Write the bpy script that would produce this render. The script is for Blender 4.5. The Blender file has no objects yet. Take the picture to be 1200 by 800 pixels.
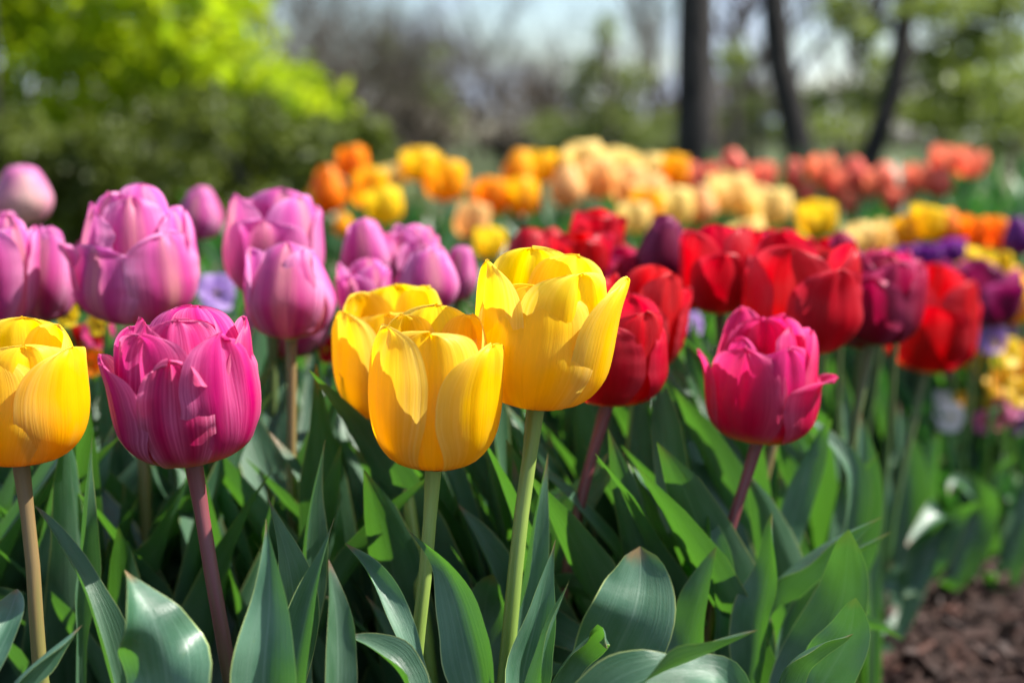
import bpy, math, random
import numpy as np
from mathutils import Vector, Matrix, Euler, noise

# ------------------------------------------------------------------ camera, sky, sun, exposure
scene = bpy.context.scene
COL = scene.collection
R = math.radians

CAM_H, PITCH, FPX = 0.54, R(8.2), 1667.0
cam_d = bpy.data.cameras.new('camera')
cam = bpy.data.objects.new('camera', cam_d); COL.objects.link(cam)
cam.location = (0, 0, CAM_H); cam.rotation_euler = (R(90) - PITCH, 0, 0)
cam_d.sensor_width = 36; cam_d.lens = 50.0
cam_d.clip_start = 0.02; cam_d.clip_end = 2000
cam_d.dof.use_dof = True
cam_d.dof.focus_distance = 0.715
cam_d.dof.aperture_fstop = 4.5
scene.camera = cam

SUN_DIR = Vector((0.64, 0.10, 0.75)).normalized()       # towards the sun: high, from the right and a little behind the flowers
SUN_EL = math.asin(SUN_DIR.z); SUN_AZ = math.atan2(SUN_DIR.x, SUN_DIR.y)
world = bpy.data.worlds.new('World'); scene.world = world
world.use_nodes = True
wn, wl = world.node_tree.nodes, world.node_tree.links
wn.clear()
w_out = wn.new('ShaderNodeOutputWorld'); w_bg = wn.new('ShaderNodeBackground')
w_sky = wn.new('ShaderNodeTexSky'); w_sky.sky_type = 'NISHITA'; w_sky.sun_disc = False
w_sky.sun_elevation = SUN_EL; w_sky.sun_rotation = SUN_AZ
w_sky.air_density = 1.0; w_sky.dust_density = 0.5; w_sky.ozone_density = 1.6
w_tc = wn.new('ShaderNodeTexCoord'); w_map = wn.new('ShaderNodeMapping'); w_map.inputs['Scale'].default_value = (2.2, 2.2, 5.0)
w_no = wn.new('ShaderNodeTexNoise'); w_no.inputs['Scale'].default_value = 2.6; w_no.inputs['Detail'].default_value = 6
w_rmp = wn.new('ShaderNodeValToRGB'); w_rmp.color_ramp.elements[0].position = 0.46; w_rmp.color_ramp.elements[1].position = 0.62
w_mix = wn.new('ShaderNodeMix'); w_mix.data_type = 'RGBA'
w_mix.inputs[7].default_value = (6.4, 7.5, 10.2, 1)
w_bg.inputs['Strength'].default_value = 0.062
wl.new(w_tc.outputs['Generated'], w_map.inputs['Vector']); wl.new(w_map.outputs['Vector'], w_no.inputs['Vector'])
wl.new(w_no.outputs['Fac'], w_rmp.inputs['Fac']); wl.new(w_rmp.outputs['Color'], w_mix.inputs[0])
wl.new(w_sky.outputs['Color'], w_mix.inputs[6]); wl.new(w_mix.outputs[2], w_bg.inputs['Color'])
wl.new(w_bg.outputs['Background'], w_out.inputs['Surface'])

sun_d = bpy.data.lights.new('sun', 'SUN'); sun_d.energy = 5.0; sun_d.angle = R(0.5); sun_d.color = (1.0, 0.95, 0.87)
sun = bpy.data.objects.new('sun', sun_d); COL.objects.link(sun)
sun.rotation_euler = SUN_DIR.to_track_quat('Z', 'Y').to_euler(); sun.location = (3, 1, 6)

vs = scene.view_settings
vs.view_transform = 'Standard'; vs.look = 'None'; vs.exposure = 1.5; vs.gamma = 1; vs.use_curve_mapping = False
scene.render.engine = 'CYCLES'
scene.cycles.use_denoising = True
try: scene.cycles.denoiser = 'OPENIMAGEDENOISE'
except Exception: pass
scene.cycles.max_bounces = 8; scene.cycles.diffuse_bounces = 4; scene.cycles.glossy_bounces = 2
scene.cycles.transmission_bounces = 4; scene.cycles.transparent_max_bounces = 4
scene.cycles.caustics_reflective = False; scene.cycles.caustics_refractive = False

FWD = Vector((0, math.cos(PITCH), -math.sin(PITCH))); UP = Vector((0, math.sin(PITCH), math.cos(PITCH))); RIGHT = Vector((1, 0, 0))
CAMP = Vector((0, 0, CAM_H))
def at(px, py, D):
    """The point in the garden that lies D metres deep and is seen at photo pixel (px, py)."""
    return CAMP + D * (FWD + RIGHT * ((px - 600) / FPX) + UP * ((400 - py) / FPX))

# ------------------------------------------------------------------ helpers
def smooth(a, b, x):
    t = min(1.0, max(0.0, (x - a) / (b - a))); return t * t * (3 - 2 * t)
def lerp(a, b, t): return a + (b - a) * t
def interp(pts, x):
    """monotone-ish cubic through (x, y) points"""
    n = len(pts)
    if x <= pts[0][0]: return pts[0][1]
    if x >= pts[-1][0]: return pts[-1][1]
    for i in range(n - 1):
        if x <= pts[i + 1][0]: break
    x0, y0 = pts[i]; x1, y1 = pts[i + 1]; h = x1 - x0
    def slope(k):
        if k == 0: return (pts[1][1] - pts[0][1]) / (pts[1][0] - pts[0][0])
        if k == n - 1: return (pts[-1][1] - pts[-2][1]) / (pts[-1][0] - pts[-2][0])
        return (pts[k + 1][1] - pts[k - 1][1]) / (pts[k + 1][0] - pts[k - 1][0])
    m0, m1 = slope(i), slope(i + 1); t = (x - x0) / h
    return (2*t**3 - 3*t**2 + 1) * y0 + (t**3 - 2*t**2 + t) * h * m0 + (-2*t**3 + 3*t**2) * y1 + (t**3 - t**2) * h * m1

class MB:
    def __init__(s): s.v, s.f, s.uv = [], [], []
    def grid(s, rows, uvs):
        b = len(s.v); m = len(rows[0])
        for r_, ur in zip(rows, uvs):
            s.v.extend(tuple(p) for p in r_); s.uv.extend(ur)
        for i in range(len(rows) - 1):
            for j in range(m - 1):
                a = b + i * m + j
                s.f.append((a, a + 1, a + m + 1, a + m))
    def tube(s, pts, rad, k=8, cap=True):
        pts = [Vector(p) for p in pts]; rows, uvs = [], []
        n = len(pts); ref = Vector((1, 0.13, 0.05)).normalized()
        for i, p in enumerate(pts):
            t = (pts[min(i + 1, n - 1)] - pts[max(i - 1, 0)])
            t = t.normalized() if t.length > 1e-9 else Vector((0, 0, 1))
            a = ref - t * ref.dot(t)
            if a.length < 1e-3: a = Vector((0, 1, 0)) - t * t.y
            a.normalize(); c = t.cross(a); ref = a
            r_ = rad[i] if hasattr(rad, '__len__') else rad
            rows.append([p + (a * math.cos(2*math.pi*q/k) + c * math.sin(2*math.pi*q/k)) * r_ for q in range(k + 1)])
            uvs.append([(q / k, i / (n - 1)) for q in range(k + 1)])
        s.grid(rows, uvs)
        if cap:
            b = len(s.v); s.v.append(tuple(pts[-1])); s.uv.append((.5, 1))
            o = b - (k + 1)
            for q in range(k): s.f.append((o + q, o + q + 1, b))
    def mesh(s, name, mat, sm=True):
        m = bpy.data.meshes.new(name); m.from_pydata(s.v, [], s.f)
        l = m.uv_layers.new(name='UVMap')
        idx = np.zeros(len(m.loops), dtype=np.int32); m.loops.foreach_get('vertex_index', idx)
        uv = np.array(s.uv, dtype=np.float32)[idx]; l.data.foreach_set('uv', uv.ravel())
        if sm: m.polygons.foreach_set('use_smooth', [True] * len(m.polygons))
        if mat: m.materials.append(mat)
        m.update(); return m

def link(name, mesh, parent=None):
    o = bpy.data.objects.new(name, mesh); COL.objects.link(o)
    if parent: o.parent = parent
    return o
def tag(o, label=None, cat=None, group=None, kind=None):
    if label: o['label'] = label
    if cat: o['category'] = cat
    if group: o['group'] = group
    if kind: o['kind'] = kind
    return o
def thing(name, loc, label, cat, group=None):
    o = bpy.data.objects.new(name, None); COL.objects.link(o); o.location = loc
    o.empty_display_size = 0.02
    return tag(o, label, cat, group)

# ------------------------------------------------------------------ materials
class NT:
    def __init__(s, name):
        s.m = bpy.data.materials.new(name); s.m.use_nodes = True
        s.t = s.m.node_tree; s.n = s.t.nodes; s.l = s.t.links; s.n.clear()
        s.out = s.n.new('ShaderNodeOutputMaterial')
    def node(s, ty, **kw):
        n = s.n.new(ty)
        for k, v in kw.items(): setattr(n, k, v)
        return n
    def put(s, sock, v):
        if hasattr(v, 'is_output'): s.l.new(v, sock)
        elif isinstance(v, (tuple, list)): sock.default_value = tuple(v) + ((1,) if len(v) == 3 and len(sock.default_value) == 4 else ())
        else: sock.default_value = v
    def math(s, op, a, b=0.0, c=None, clamp=False):
        n = s.node('ShaderNodeMath', operation=op, use_clamp=clamp)
        s.put(n.inputs[0], a); s.put(n.inputs[1], b)
        if c is not None: s.put(n.inputs[2], c)
        return n.outputs[0]
    def ss(s, a, b, x):
        n = s.node('ShaderNodeMapRange', interpolation_type='SMOOTHSTEP')
        s.put(n.inputs['Value'], x); n.inputs['From Min'].default_value = a; n.inputs['From Max'].default_value = b
        return n.outputs['Result']
    def mix(s, f, a, b, mode='MIX'):
        n = s.node('ShaderNodeMix', data_type='RGBA', blend_type=mode)
        s.put(n.inputs[0], f); s.put(n.inputs[6], a); s.put(n.inputs[7], b)
        return n.outputs[2]
    def uvsep(s):
        u = s.node('ShaderNodeUVMap'); u.uv_map = 'UVMap'
        x = s.node('ShaderNodeSeparateXYZ'); s.l.new(u.outputs['UV'], x.inputs[0])
        return x.outputs['X'], x.outputs['Y']
    def comb(s, x, y, z):
        n = s.node('ShaderNodeCombineXYZ'); s.put(n.inputs[0], x); s.put(n.inputs[1], y); s.put(n.inputs[2], z); return n.outputs[0]
    def noise(s, vec, scale, detail=3, rough=.55):
        n = s.node('ShaderNodeTexNoise'); s.put(n.inputs['Vector'], vec)
        n.inputs['Scale'].default_value = scale; n.inputs['Detail'].default_value = detail; n.inputs['Roughness'].default_value = rough
        return n.outputs['Fac']
    def rnd(s): return s.node('ShaderNodeObjectInfo').outputs['Random']
    def hsv(s, col, h=.5, sa=1, v=1):
        n = s.node('ShaderNodeHueSaturation'); s.put(n.inputs['Hue'], h); s.put(n.inputs['Saturation'], sa); s.put(n.inputs['Value'], v)
        s.put(n.inputs['Color'], col); return n.outputs['Color']
    def bump(s, h, strength, dist):
        n = s.node('ShaderNodeBump'); s.put(n.inputs['Height'], h); n.inputs['Strength'].default_value = strength; n.inputs['Distance'].default_value = dist
        return n.outputs['Normal']
    def finish(s, col, rough=.5, spec=.5, normal=None, trans=0.0, tcol=None, coat=0.0, sheen=0.0):
        p = s.node('ShaderNodeBsdfPrincipled'); s.put(p.inputs['Base Color'], col); s.put(p.inputs['Roughness'], rough)
        s.put(p.inputs['Specular IOR Level'], spec)
        if coat: p.inputs['Coat Weight'].default_value = coat; p.inputs['Coat Roughness'].default_value = .3
        if sheen: p.inputs['Sheen Weight'].default_value = sheen; p.inputs['Sheen Roughness'].default_value = .4
        if normal is not None: s.l.new(normal, p.inputs['Normal'])
        o = p.outputs[0]
        if trans:
            t = s.node('ShaderNodeBsdfTranslucent'); s.put(t.inputs['Color'], tcol if tcol is not None else col)
            if normal is not None: s.l.new(normal, t.inputs['Normal'])
            mx = s.node('ShaderNodeMixShader'); mx.inputs[0].default_value = trans
            s.l.new(o, mx.inputs[1]); s.l.new(t.outputs[0], mx.inputs[2]); o = mx.outputs[0]
        s.l.new(o, s.out.inputs['Surface']); return s.m

def petal_mat(name, body, tip, edge, stripe, spot, kedge=.5, kstripe=.3, kspot=1., trans=.54, rough=.42, spec=.25, var=.02, vein=.06, fr=44, sv=.21):
    t = NT(name); u, v = t.uvsep()
    a = t.math('MULTIPLY', t.math('ABSOLUTE', t.math('SUBTRACT', u, .5)), 2.0)
    rn = t.rnd()
    st = t.noise(t.comb(t.math('MULTIPLY', u, fr), t.math('MULTIPLY', v, 1.5), t.math('MULTIPLY', rn, 37)), 1.0, 4, .6)
    stc = t.ss(.32, .68, st)
    big = t.noise(t.comb(t.math('MULTIPLY', u, 4), t.math('MULTIPLY', v, 2.5), t.math('MULTIPLY', rn, 53)), 1.0, 2)
    col = t.mix(t.ss(.35, 1.0, v), body, tip)
    f = t.math('MULTIPLY', t.ss(.35, 1.0, a), t.math('MULTIPLY_ADD', stc, .6, .4)); col = t.mix(t.math('MULTIPLY', f, kedge), col, edge)
    g = t.math('SUBTRACT', 1.0, t.ss(.02, .42, a)); g = t.math('MULTIPLY', g, t.math('MULTIPLY_ADD', stc, .7, .3)); col = t.mix(t.math('MULTIPLY', g, kstripe), col, stripe)
    s_ = t.math('SUBTRACT', 1.0, t.ss(.05, sv, t.math('MULTIPLY_ADD', st, .1, t.math('SUBTRACT', v, .05)))); col = t.mix(t.math('MULTIPLY', s_, kspot), col, spot)
    val = t.math('MULTIPLY_ADD', stc, vein * 2, 1 - vein); val = t.math('MULTIPLY', val, t.math('MULTIPLY_ADD', big, .3, .85))
    col = t.hsv(col, t.math('MULTIPLY_ADD', rn, var, .5 - var / 2), t.math('MULTIPLY_ADD', big, .12, .94), val)
    h = t.math('ADD', st, t.math('MULTIPLY', big, .8))
    return t.finish(col, rough, spec, t.bump(h, .4, .0008), trans)

PET = {
 'yellow':  petal_mat('petal_yellow', (.92,.57,.005), (.92,.65,.012), (.92,.78,.22), (.92,.54,.005), (.50,.16,.01), .55, .2, .8, vein=.03),  # pale tip and edge colours paint in the sun's highlights near the rim
 'lemon':   petal_mat('petal_lemon', (.87,.56,.008), (.88,.62,.02), (.90,.68,.05), (.86,.55,.01), (.5,.35,.02), .4, .2, .6),
 'magenta': petal_mat('petal_magenta', (.54,.007,.14), (.64,.016,.22), (.88,.38,.62), (.78,.20,.44), (.82,.56,.16), .6, .6, .9, vein=.12, sv=.30),
 'rose':    petal_mat('petal_rose', (.60,.010,.085), (.68,.03,.20), (.80,.20,.42), (.58,.01,.06), (.88,.50,.06), .5, .25, 1.0, sv=.28),
 'orchid':  petal_mat('petal_orchid', (.56,.050,.26), (.66,.11,.42), (.88,.50,.74), (.76,.42,.34), (.62,.46,.25), .75, .7, .7, vein=.08),  # naturally paler margins, lightened further to paint in highlight streaks
 'pale':    petal_mat('petal_pale', (.74,.48,.45), (.66,.20,.48), (.68,.20,.50), (.80,.66,.50), (.72,.66,.42), .8, .6, .7),
 'red':     petal_mat('petal_red', (.46,.0025,.010), (.54,.006,.020), (.76,.07,.13), (.46,.002,.007), (.80,.42,.02), .3, .2, 1.0, var=.008),
 'scarlet': petal_mat('petal_scarlet', (.52,.004,.008), (.58,.012,.018), (.80,.14,.15), (.52,.005,.006), (.80,.45,.02), .35, .2, 1.0, var=.008),
 'crimson': petal_mat('petal_crimson', (.30,.003,.035), (.42,.010,.075), (.70,.14,.30), (.32,.003,.03), (.5,.2,.05), .5, .2, .6),
 'maroon':  petal_mat('petal_maroon', (.17,.003,.040), (.22,.006,.065), (.50,.12,.32), (.15,.002,.03), (.3,.1,.05), .5, .2, .5),
 'purple':  petal_mat('petal_purple', (.13,.012,.16), (.20,.02,.24), (.38,.08,.42), (.11,.01,.13), (.2,.1,.1), .5, .2, .4),
 'orange':  petal_mat('petal_orange', (.92,.25,.004), (.92,.33,.006), (.92,.42,.012), (.88,.19,.004), (.85,.45,.01), .5, .35, .8),
 'gold':    petal_mat('petal_gold', (.92,.42,.005), (.92,.54,.012), (.92,.60,.02), (.90,.36,.005), (.8,.4,.01), .5, .25, .6),
 'cream':   petal_mat('petal_cream', (.86,.62,.20), (.88,.68,.24), (.90,.76,.38), (.84,.55,.16), (.75,.6,.15), .5, .25, .6),
 'peach':   petal_mat('petal_peach', (.86,.48,.17), (.88,.58,.22), (.90,.68,.34), (.84,.38,.14), (.8,.5,.1), .6, .4, .6),
 'coral':   petal_mat('petal_coral', (.82,.17,.10), (.86,.26,.15), (.88,.36,.25), (.80,.14,.08), (.8,.4,.05), .5, .25, .6),
 'white':   petal_mat('petal_white', (.82,.74,.72), (.84,.76,.76), (.86,.80,.80), (.80,.70,.62), (.7,.6,.2), .5, .2, .6),
 'violet':  petal_mat('petal_violet', (.40,.22,.58), (.46,.28,.64), (.55,.38,.72), (.36,.18,.5), (.7,.5,.1), .5, .2, .5),
}

def leaf_mat(name, c1, c2, pale, trans=.30, rough=.36, tcol=(.10,.32,.02), edgek=.75):
    t = NT(name); u, v = t.uvsep(); rn = t.rnd()
    a = t.math('MULTIPLY', t.math('ABSOLUTE', t.math('SUBTRACT', u, .5)), 2.0)
    st = t.noise(t.comb(t.math('MULTIPLY', u, 46), t.math('MULTIPLY', v, 1.2), t.math('MULTIPLY', rn, 31)), 1.0, 3, .6)
    big = t.noise(t.comb(t.math('MULTIPLY', u, 2.5), t.math('MULTIPLY', v, 5), t.math('MULTIPLY', rn, 71)), 1.0, 4)
    fine = t.noise(t.comb(t.math('MULTIPLY', u, 60), t.math('MULTIPLY', v, 120), rn), 1.0, 2)
    col = t.mix(t.ss(.3, .7, big), c1, c2)
    col = t.mix(t.math('MULTIPLY', t.ss(.45, .75, st), .28), col, pale)
    col = t.mix(t.math('MULTIPLY', t.ss(.6, .8, fine), .25), col, (.015, .05, .02))
    col = t.mix(t.math('MULTIPLY', t.math('SUBTRACT', 1.0, t.ss(.0, .07, a)), .35), col, pale)
    col = t.mix(t.math('MULTIPLY', t.ss(.955, .99, a), edgek), col, (.42, .48, .16))
    tipn = t.math('MULTIPLY_ADD', big, .10, t.math('SUBTRACT', v, .05))
    col = t.mix(t.math('MULTIPLY', t.ss(.93, .99, tipn), .8), col, (.20, .10, .045))
    sp = t.noise(t.comb(t.math('MULTIPLY', u, 9), t.math('MULTIPLY', v, 34), t.math('MULTIPLY', rn, 19)), 1.0, 2)
    col = t.mix(t.math('MULTIPLY', t.ss(.70, .76, sp), .45), col, (.10, .15, .05))
    col = t.hsv(col, t.math('MULTIPLY_ADD', rn, .03, .485), 1.0, t.math('MULTIPLY_ADD', rn, .4, .8))
    nrm = t.bump(t.math('ADD', st, t.math('MULTIPLY', fine, .25)), .5, .0008)
    return t.finish(col, rough, .5, nrm, trans, tcol)
LEAF = leaf_mat('leaf_glaucous', (.028,.086,.042), (.070,.145,.088), (.17,.25,.18), trans=.23, rough=.36, tcol=(.12,.36,.025))
LEAF_FAR = leaf_mat('leaf_far', (.022,.095,.030), (.042,.130,.046), (.07,.16,.09), tcol=(.05,.20,.02))

def stem_mat(name, low, high):
    t = NT(name); u, v = t.uvsep()
    n = t.noise(t.comb(t.math('MULTIPLY', u, 12), t.math('MULTIPLY', v, 9), t.rnd()), 1.0, 4)
    col = t.mix(t.ss(.42, .9, t.math('MULTIPLY_ADD', n, .35, t.math('SUBTRACT', v, .15))), low, high)
    col = t.hsv(col, .5, 1, t.math('MULTIPLY_ADD', n, .6, .7))
    return t.finish(col, .38, .5, t.bump(n, .3, .0006))
STEM = {'green': stem_mat('stem_green', (.10,.19,.03), (.20,.28,.055)),
        'red': stem_mat('stem_red', (.10,.10,.03), (.15,.036,.045)),
        'brown': stem_mat('stem_brown', (.11,.18,.035), (.17,.11,.045)),
        'dark': stem_mat('stem_dark', (.05,.12,.03), (.09,.12,.04))}
t_ = NT('anther'); ANTHER = t_.finish((.05,.03,.02), .7)
t_ = NT('pistil'); PISTIL = t_.finish((.35,.40,.08), .5)

def bark_mat(name, c1, c2):
    t = NT(name); tc = t.node('ShaderNodeTexCoord'); mp = t.node('ShaderNodeMapping'); mp.inputs['Scale'].default_value = (9, 9, 1.6)
    t.l.new(tc.outputs['Object'], mp.inputs['Vector']); n = t.noise(mp.outputs[0], 2.0, 5, .65)
    return t.finish(t.mix(t.ss(.35, .65, n), c1, c2), .9, .2, t.bump(n, .9, .03))
BARK_DARK = bark_mat('bark_dark', (.012,.011,.011), (.040,.035,.032))
BARK_GREY = bark_mat('bark_grey', (.045,.034,.026), (.10,.080,.066))
def foliage_mat(name, c1, c2, trans=.4, tcol=None, rough=.5):
    t = NT(name); g = t.node('ShaderNodeNewGeometry'); tc = t.node('ShaderNodeTexCoord')
    n = t.noise(tc.outputs['Object'], 2.3, 3)
    f = t.math('MULTIPLY_ADD', g.outputs['Random Per Island'], .6, t.math('MULTIPLY_ADD', n, .8, -.2), clamp=True)
    return t.finish(t.mix(f, c1, c2), rough, .4, None, trans, tcol)
F_CHART = foliage_mat('foliage_chartreuse', (.17,.31,.005), (.46,.52,.012), .7)
F_HEDGE = foliage_mat('foliage_hedge', (.018,.034,.005), (.15,.19,.014), .4)
F_OLIVE = foliage_mat('foliage_olive', (.11,.15,.035), (.22,.26,.07), .5)
F_FRESH = foliage_mat('foliage_fresh', (.09,.14,.02), (.22,.27,.045), .5)
F_BROWN = foliage_mat('foliage_buds', (.065,.052,.034), (.125,.10,.062), .2)
F_CONIF = foliage_mat('foliage_conifer', (.010,.030,.010), (.025,.055,.02), .15)

# ------------------------------------------------------------------ ground
t_ = NT('mulch'); tc = t_.node('ShaderNodeTexCoord')
n1 = t_.noise(tc.outputs['Object'], 60, 6, .7); n2 = t_.noise(tc.outputs['Object'], 9, 3)
MULCH = t_.finish(t_.mix(t_.ss(.35, .7, n1), t_.mix(n2, (.015,.007,.005), (.026,.013,.009)), (.06,.030,.022)), .85, .25, t_.bump(n1, 1.0, .02))
t_ = NT('bark_chip'); g_ = t_.node('ShaderNodeNewGeometry')
CHIP = t_.finish(t_.mix(t_.math('POWER', g_.outputs['Random Per Island'], 2.2), (.020,.009,.006), (.092,.042,.030)), .7, .25)
t_ = NT('lawn'); tc = t_.node('ShaderNodeTexCoord'); n1 = t_.noise(tc.outputs['Object'], 1.2, 5); n2 = t_.noise(tc.outputs['Object'], 90, 3)
LAWN = t_.finish(t_.mix(n1, t_.mix(n2, (.03,.055,.014), (.055,.085,.02)), (.075,.085,.035)), .85, .2, t_.bump(n2, .6, .03))

m = MB(); S = 900
m.grid([[Vector((x, y, 0)) for x in (-S, -60, -10, 10, 60, S)] for y in (-60, -5, 10, 60, S)], [[(0, 0)] * 6] * 5)
tag(link('ground', m.mesh('ground', LAWN)), kind='structure')
rows, uvs = [], []
for i in range(90):
    y = -0.8 + 5.6 * i / 89; row = []
    for j in range(90):
        x = -3.2 + 6.4 * j / 89
        e = min(1, min(i, 89 - i, j, 89 - j) / 3)
        row.append(Vector((x, y, .006 + e * (.012 + .012 * noise.noise(Vector((x * 3, y * 3, 0))) + .008 * noise.noise(Vector((x * 14, y * 14, 3)))))))
    rows.append(row); uvs.append([(0, 0)] * 90)
m = MB(); m.grid(rows, uvs); tag(link('mulch_bed', m.mesh('mulch_bed', MULCH)), kind='structure')
rng = random.Random(5); m = MB()
for i in range(9000):
    x, y = rng.uniform(.15, 2.0), rng.uniform(1.1, 3.2)
    l, w, h = rng.uniform(.003, .020) * rng.uniform(.4, 1), rng.uniform(.0015, .007), rng.uniform(.0015, .004)
    M = Matrix.Translation((x, y, .024 + rng.uniform(-.008, .014))) @ Euler((rng.gauss(0, .45), rng.gauss(0, .45), rng.uniform(0, 6.3))).to_matrix().to_4x4()
    b = len(m.v); tp = rng.uniform(.4, .95)
    for (sx, sy, sz) in ((-1,-1,-1),(1,-1,-1),(1,1,-1),(-1,1,-1),(-1,-1,1),(1,-1,1),(1,1,1),(-1,1,1)):
        k = tp if sx > 0 else 1
        m.v.append(tuple(M @ Vector((sx * l, sy * w * k, sz * h * k)))); m.uv.append((0, 0))
    for q in ((0,3,2,1),(4,5,6,7),(0,1,5,4),(1,2,6,5),(2,3,7,6),(3,0,4,7)): m.f.append(tuple(b + k for k in q))
tag(link('bark_mulch', m.mesh('bark_mulch', CHIP, False)), 'reddish brown bark mulch strewn over the bare bed soil', 'mulch', kind='stuff')

# ------------------------------------------------------------------ background trees, hedge, shrub
def leaf_cloud(rng, blobs, n, size, shell=.35, up=.0):
    """n small folded leaf faces spread through a list of ellipsoids (centre, radii)"""
    nr = np.random.RandomState(rng.randint(0, 99999))
    vol = np.array([b[1][0] * b[1][1] * b[1][2] for b in blobs]) ** .75; vol = vol / vol.sum()
    V, F = [], []
    which = nr.choice(len(blobs), n, p=vol)
    d = nr.normal(size=(n, 3)); d /= np.linalg.norm(d, axis=1)[:, None]
    rr = shell + (1 - shell) * nr.rand(n) ** .6
    C = np.array([b[0] for b in blobs])[which]; Ra = np.array([b[1] for b in blobs])[which]
    P = C + d * Ra * rr[:, None]
    a = nr.normal(size=(n, 3)); a /= np.linalg.norm(a, axis=1)[:, None]
    b_ = np.cross(a, nr.normal(size=(n, 3))); b_ /= np.linalg.norm(b_, axis=1)[:, None]
    s = size * (0.5 + nr.rand(n))[:, None]
    w = s * .45
    quad = np.stack([P - a * s, P + b_ * w, P + a * s, P - b_ * w], 1).reshape(-1, 3)
    keep = quad.reshape(n, 4, 3)[:, :, 2].min(1) > 0.02
    quad = quad.reshape(n, 4, 3)[keep].reshape(-1, 3)
    k = len(quad) // 4
    me = bpy.data.meshes.new('leaves'); me.from_pydata(quad.tolist(), [], np.arange(k * 4).reshape(k, 4).tolist())
    return me

def limb_path(rng, p, d, L, n=5, wob=.25, grav=.0):
    pts = [Vector(p)]; d = Vector(d).normalized()
    for i in range(n):
        d = (d + Vector((rng.gauss(0, wob), rng.gauss(0, wob), rng.gauss(0, wob) * .6 + grav))).normalized()
        pts.append(pts[-1] + d * L / n)
    return pts, d
def grow_twigs(rng, mb, p, d, L, r, lvl, ends, spread=.75):
    pts, dd = limb_path(rng, p, d, L, 3, .16, .04)
    mb.tube(pts, [r, r * .8, r * .65, r * .5], 4 if lvl > 1 else 3, False)
    ends.append(pts[-1])
    if lvl <= 0: return
    for k in range(3 if lvl > 1 else 4):
        q = pts[rng.choice((1, 2, 3, 3))]
        nd = (dd + Vector((rng.gauss(0, spread), rng.gauss(0, spread), rng.gauss(.15, spread * .6)))).normalized()
        grow_twigs(rng, mb, q, nd, L * rng.uniform(.55, .8), r * .52, lvl - 1, ends, spread)

def bare_proto(seed, H):
    """mesh data of one leafless tree: trunk, limbs with twigs, sparse buds (in metres, base at the origin)"""
    rng = random.Random(seed); tr = MB(); lb = MB(); ends = []
    pts, d = limb_path(rng, (0, 0, -.1), (0, 0, 1), H * .5, 6, .06)
    tr.tube(pts, [H * .018 * (1 - .09 * i) for i in range(7)], 8)
    for k in range(9):
        q = pts[rng.choice((2, 3, 4, 5, 6, 6))]; a = rng.uniform(0, 6.3)
        grow_twigs(rng, lb, q, (math.cos(a) * .75, math.sin(a) * .75, 1), H * rng.uniform(.22, .34), H * .008, 3, ends, .55)
    buds = leaf_cloud(rng, [(tuple(e), (H * .05,) * 3) for e in ends], 800, H * .006, 0)
    return tr.mesh('trunk', BARK_GREY), lb.mesh('limbs', BARK_GREY), buds
BARE = [bare_proto(s, 5.0) for s in (11, 12, 13)]
def plant_tree(name, label, cat, group, loc, parts, rot=0, sc=1.0):
    r_ = thing(name, loc, label, cat, group); r_.rotation_euler.z = rot; r_.scale = (sc,) * 3
    for pn, me in parts: link(pn, me, r_)
    return r_
def ground_at(px, D): 
    return Vector(((px - 600) / FPX * D, D, 0))
for me in BARE: me[2].materials.append(F_BROWN)
rng = random.Random(77)
for i, (px, D, sc) in enumerate([(330,22,1.0),(385,25,.85),(430,21,.62),(470,26,.75),(525,22,.62),(560,27,.95),(600,24,.55),(400,31,1.1),(500,33,.85),(640,32,.6),(360,28,1.2),(415,19,.6),(455,24,.6),(490,20,.6),(545,30,.85),(585,30,.7),(350,18,.6),(440,34,.9),(520,28,.7),(615,26,.5),(660,34,.55),(780,33,.7),(840,34,.9)]):
    tr, lb, bd = BARE[i % 3]
    plant_tree('bare_tree', 'leafless brown tree among the thicket beyond the hedge', 'tree', 'leafless trees beyond the hedge', ground_at(px, D),
               (('trunk', tr), ('limb', lb), ('crown', bd)), rng.uniform(0, 6), sc * .76)
for i, (px, D, sc) in enumerate([(745,24,.5),(780,27,1.0),(862,22,1.0),(885,26,1.1),(975,24,1.05),(1000,28,1.2),(1090,23,.9),(1120,27,1.1),(1165,22,1.0),(660,29,.6),(622,27,.45)]):
    tr, lb, bd = BARE[(i + 1) % 3]
    plant_tree('bare_tree', 'leafless grey tree with fine bare twigs beyond the dark trunks', 'tree', 'leafless trees beyond the dark trunks', ground_at(px, D),
               (('trunk', tr), ('limb', lb), ('crown', bd)), rng.uniform(0, 6), sc)

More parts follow.
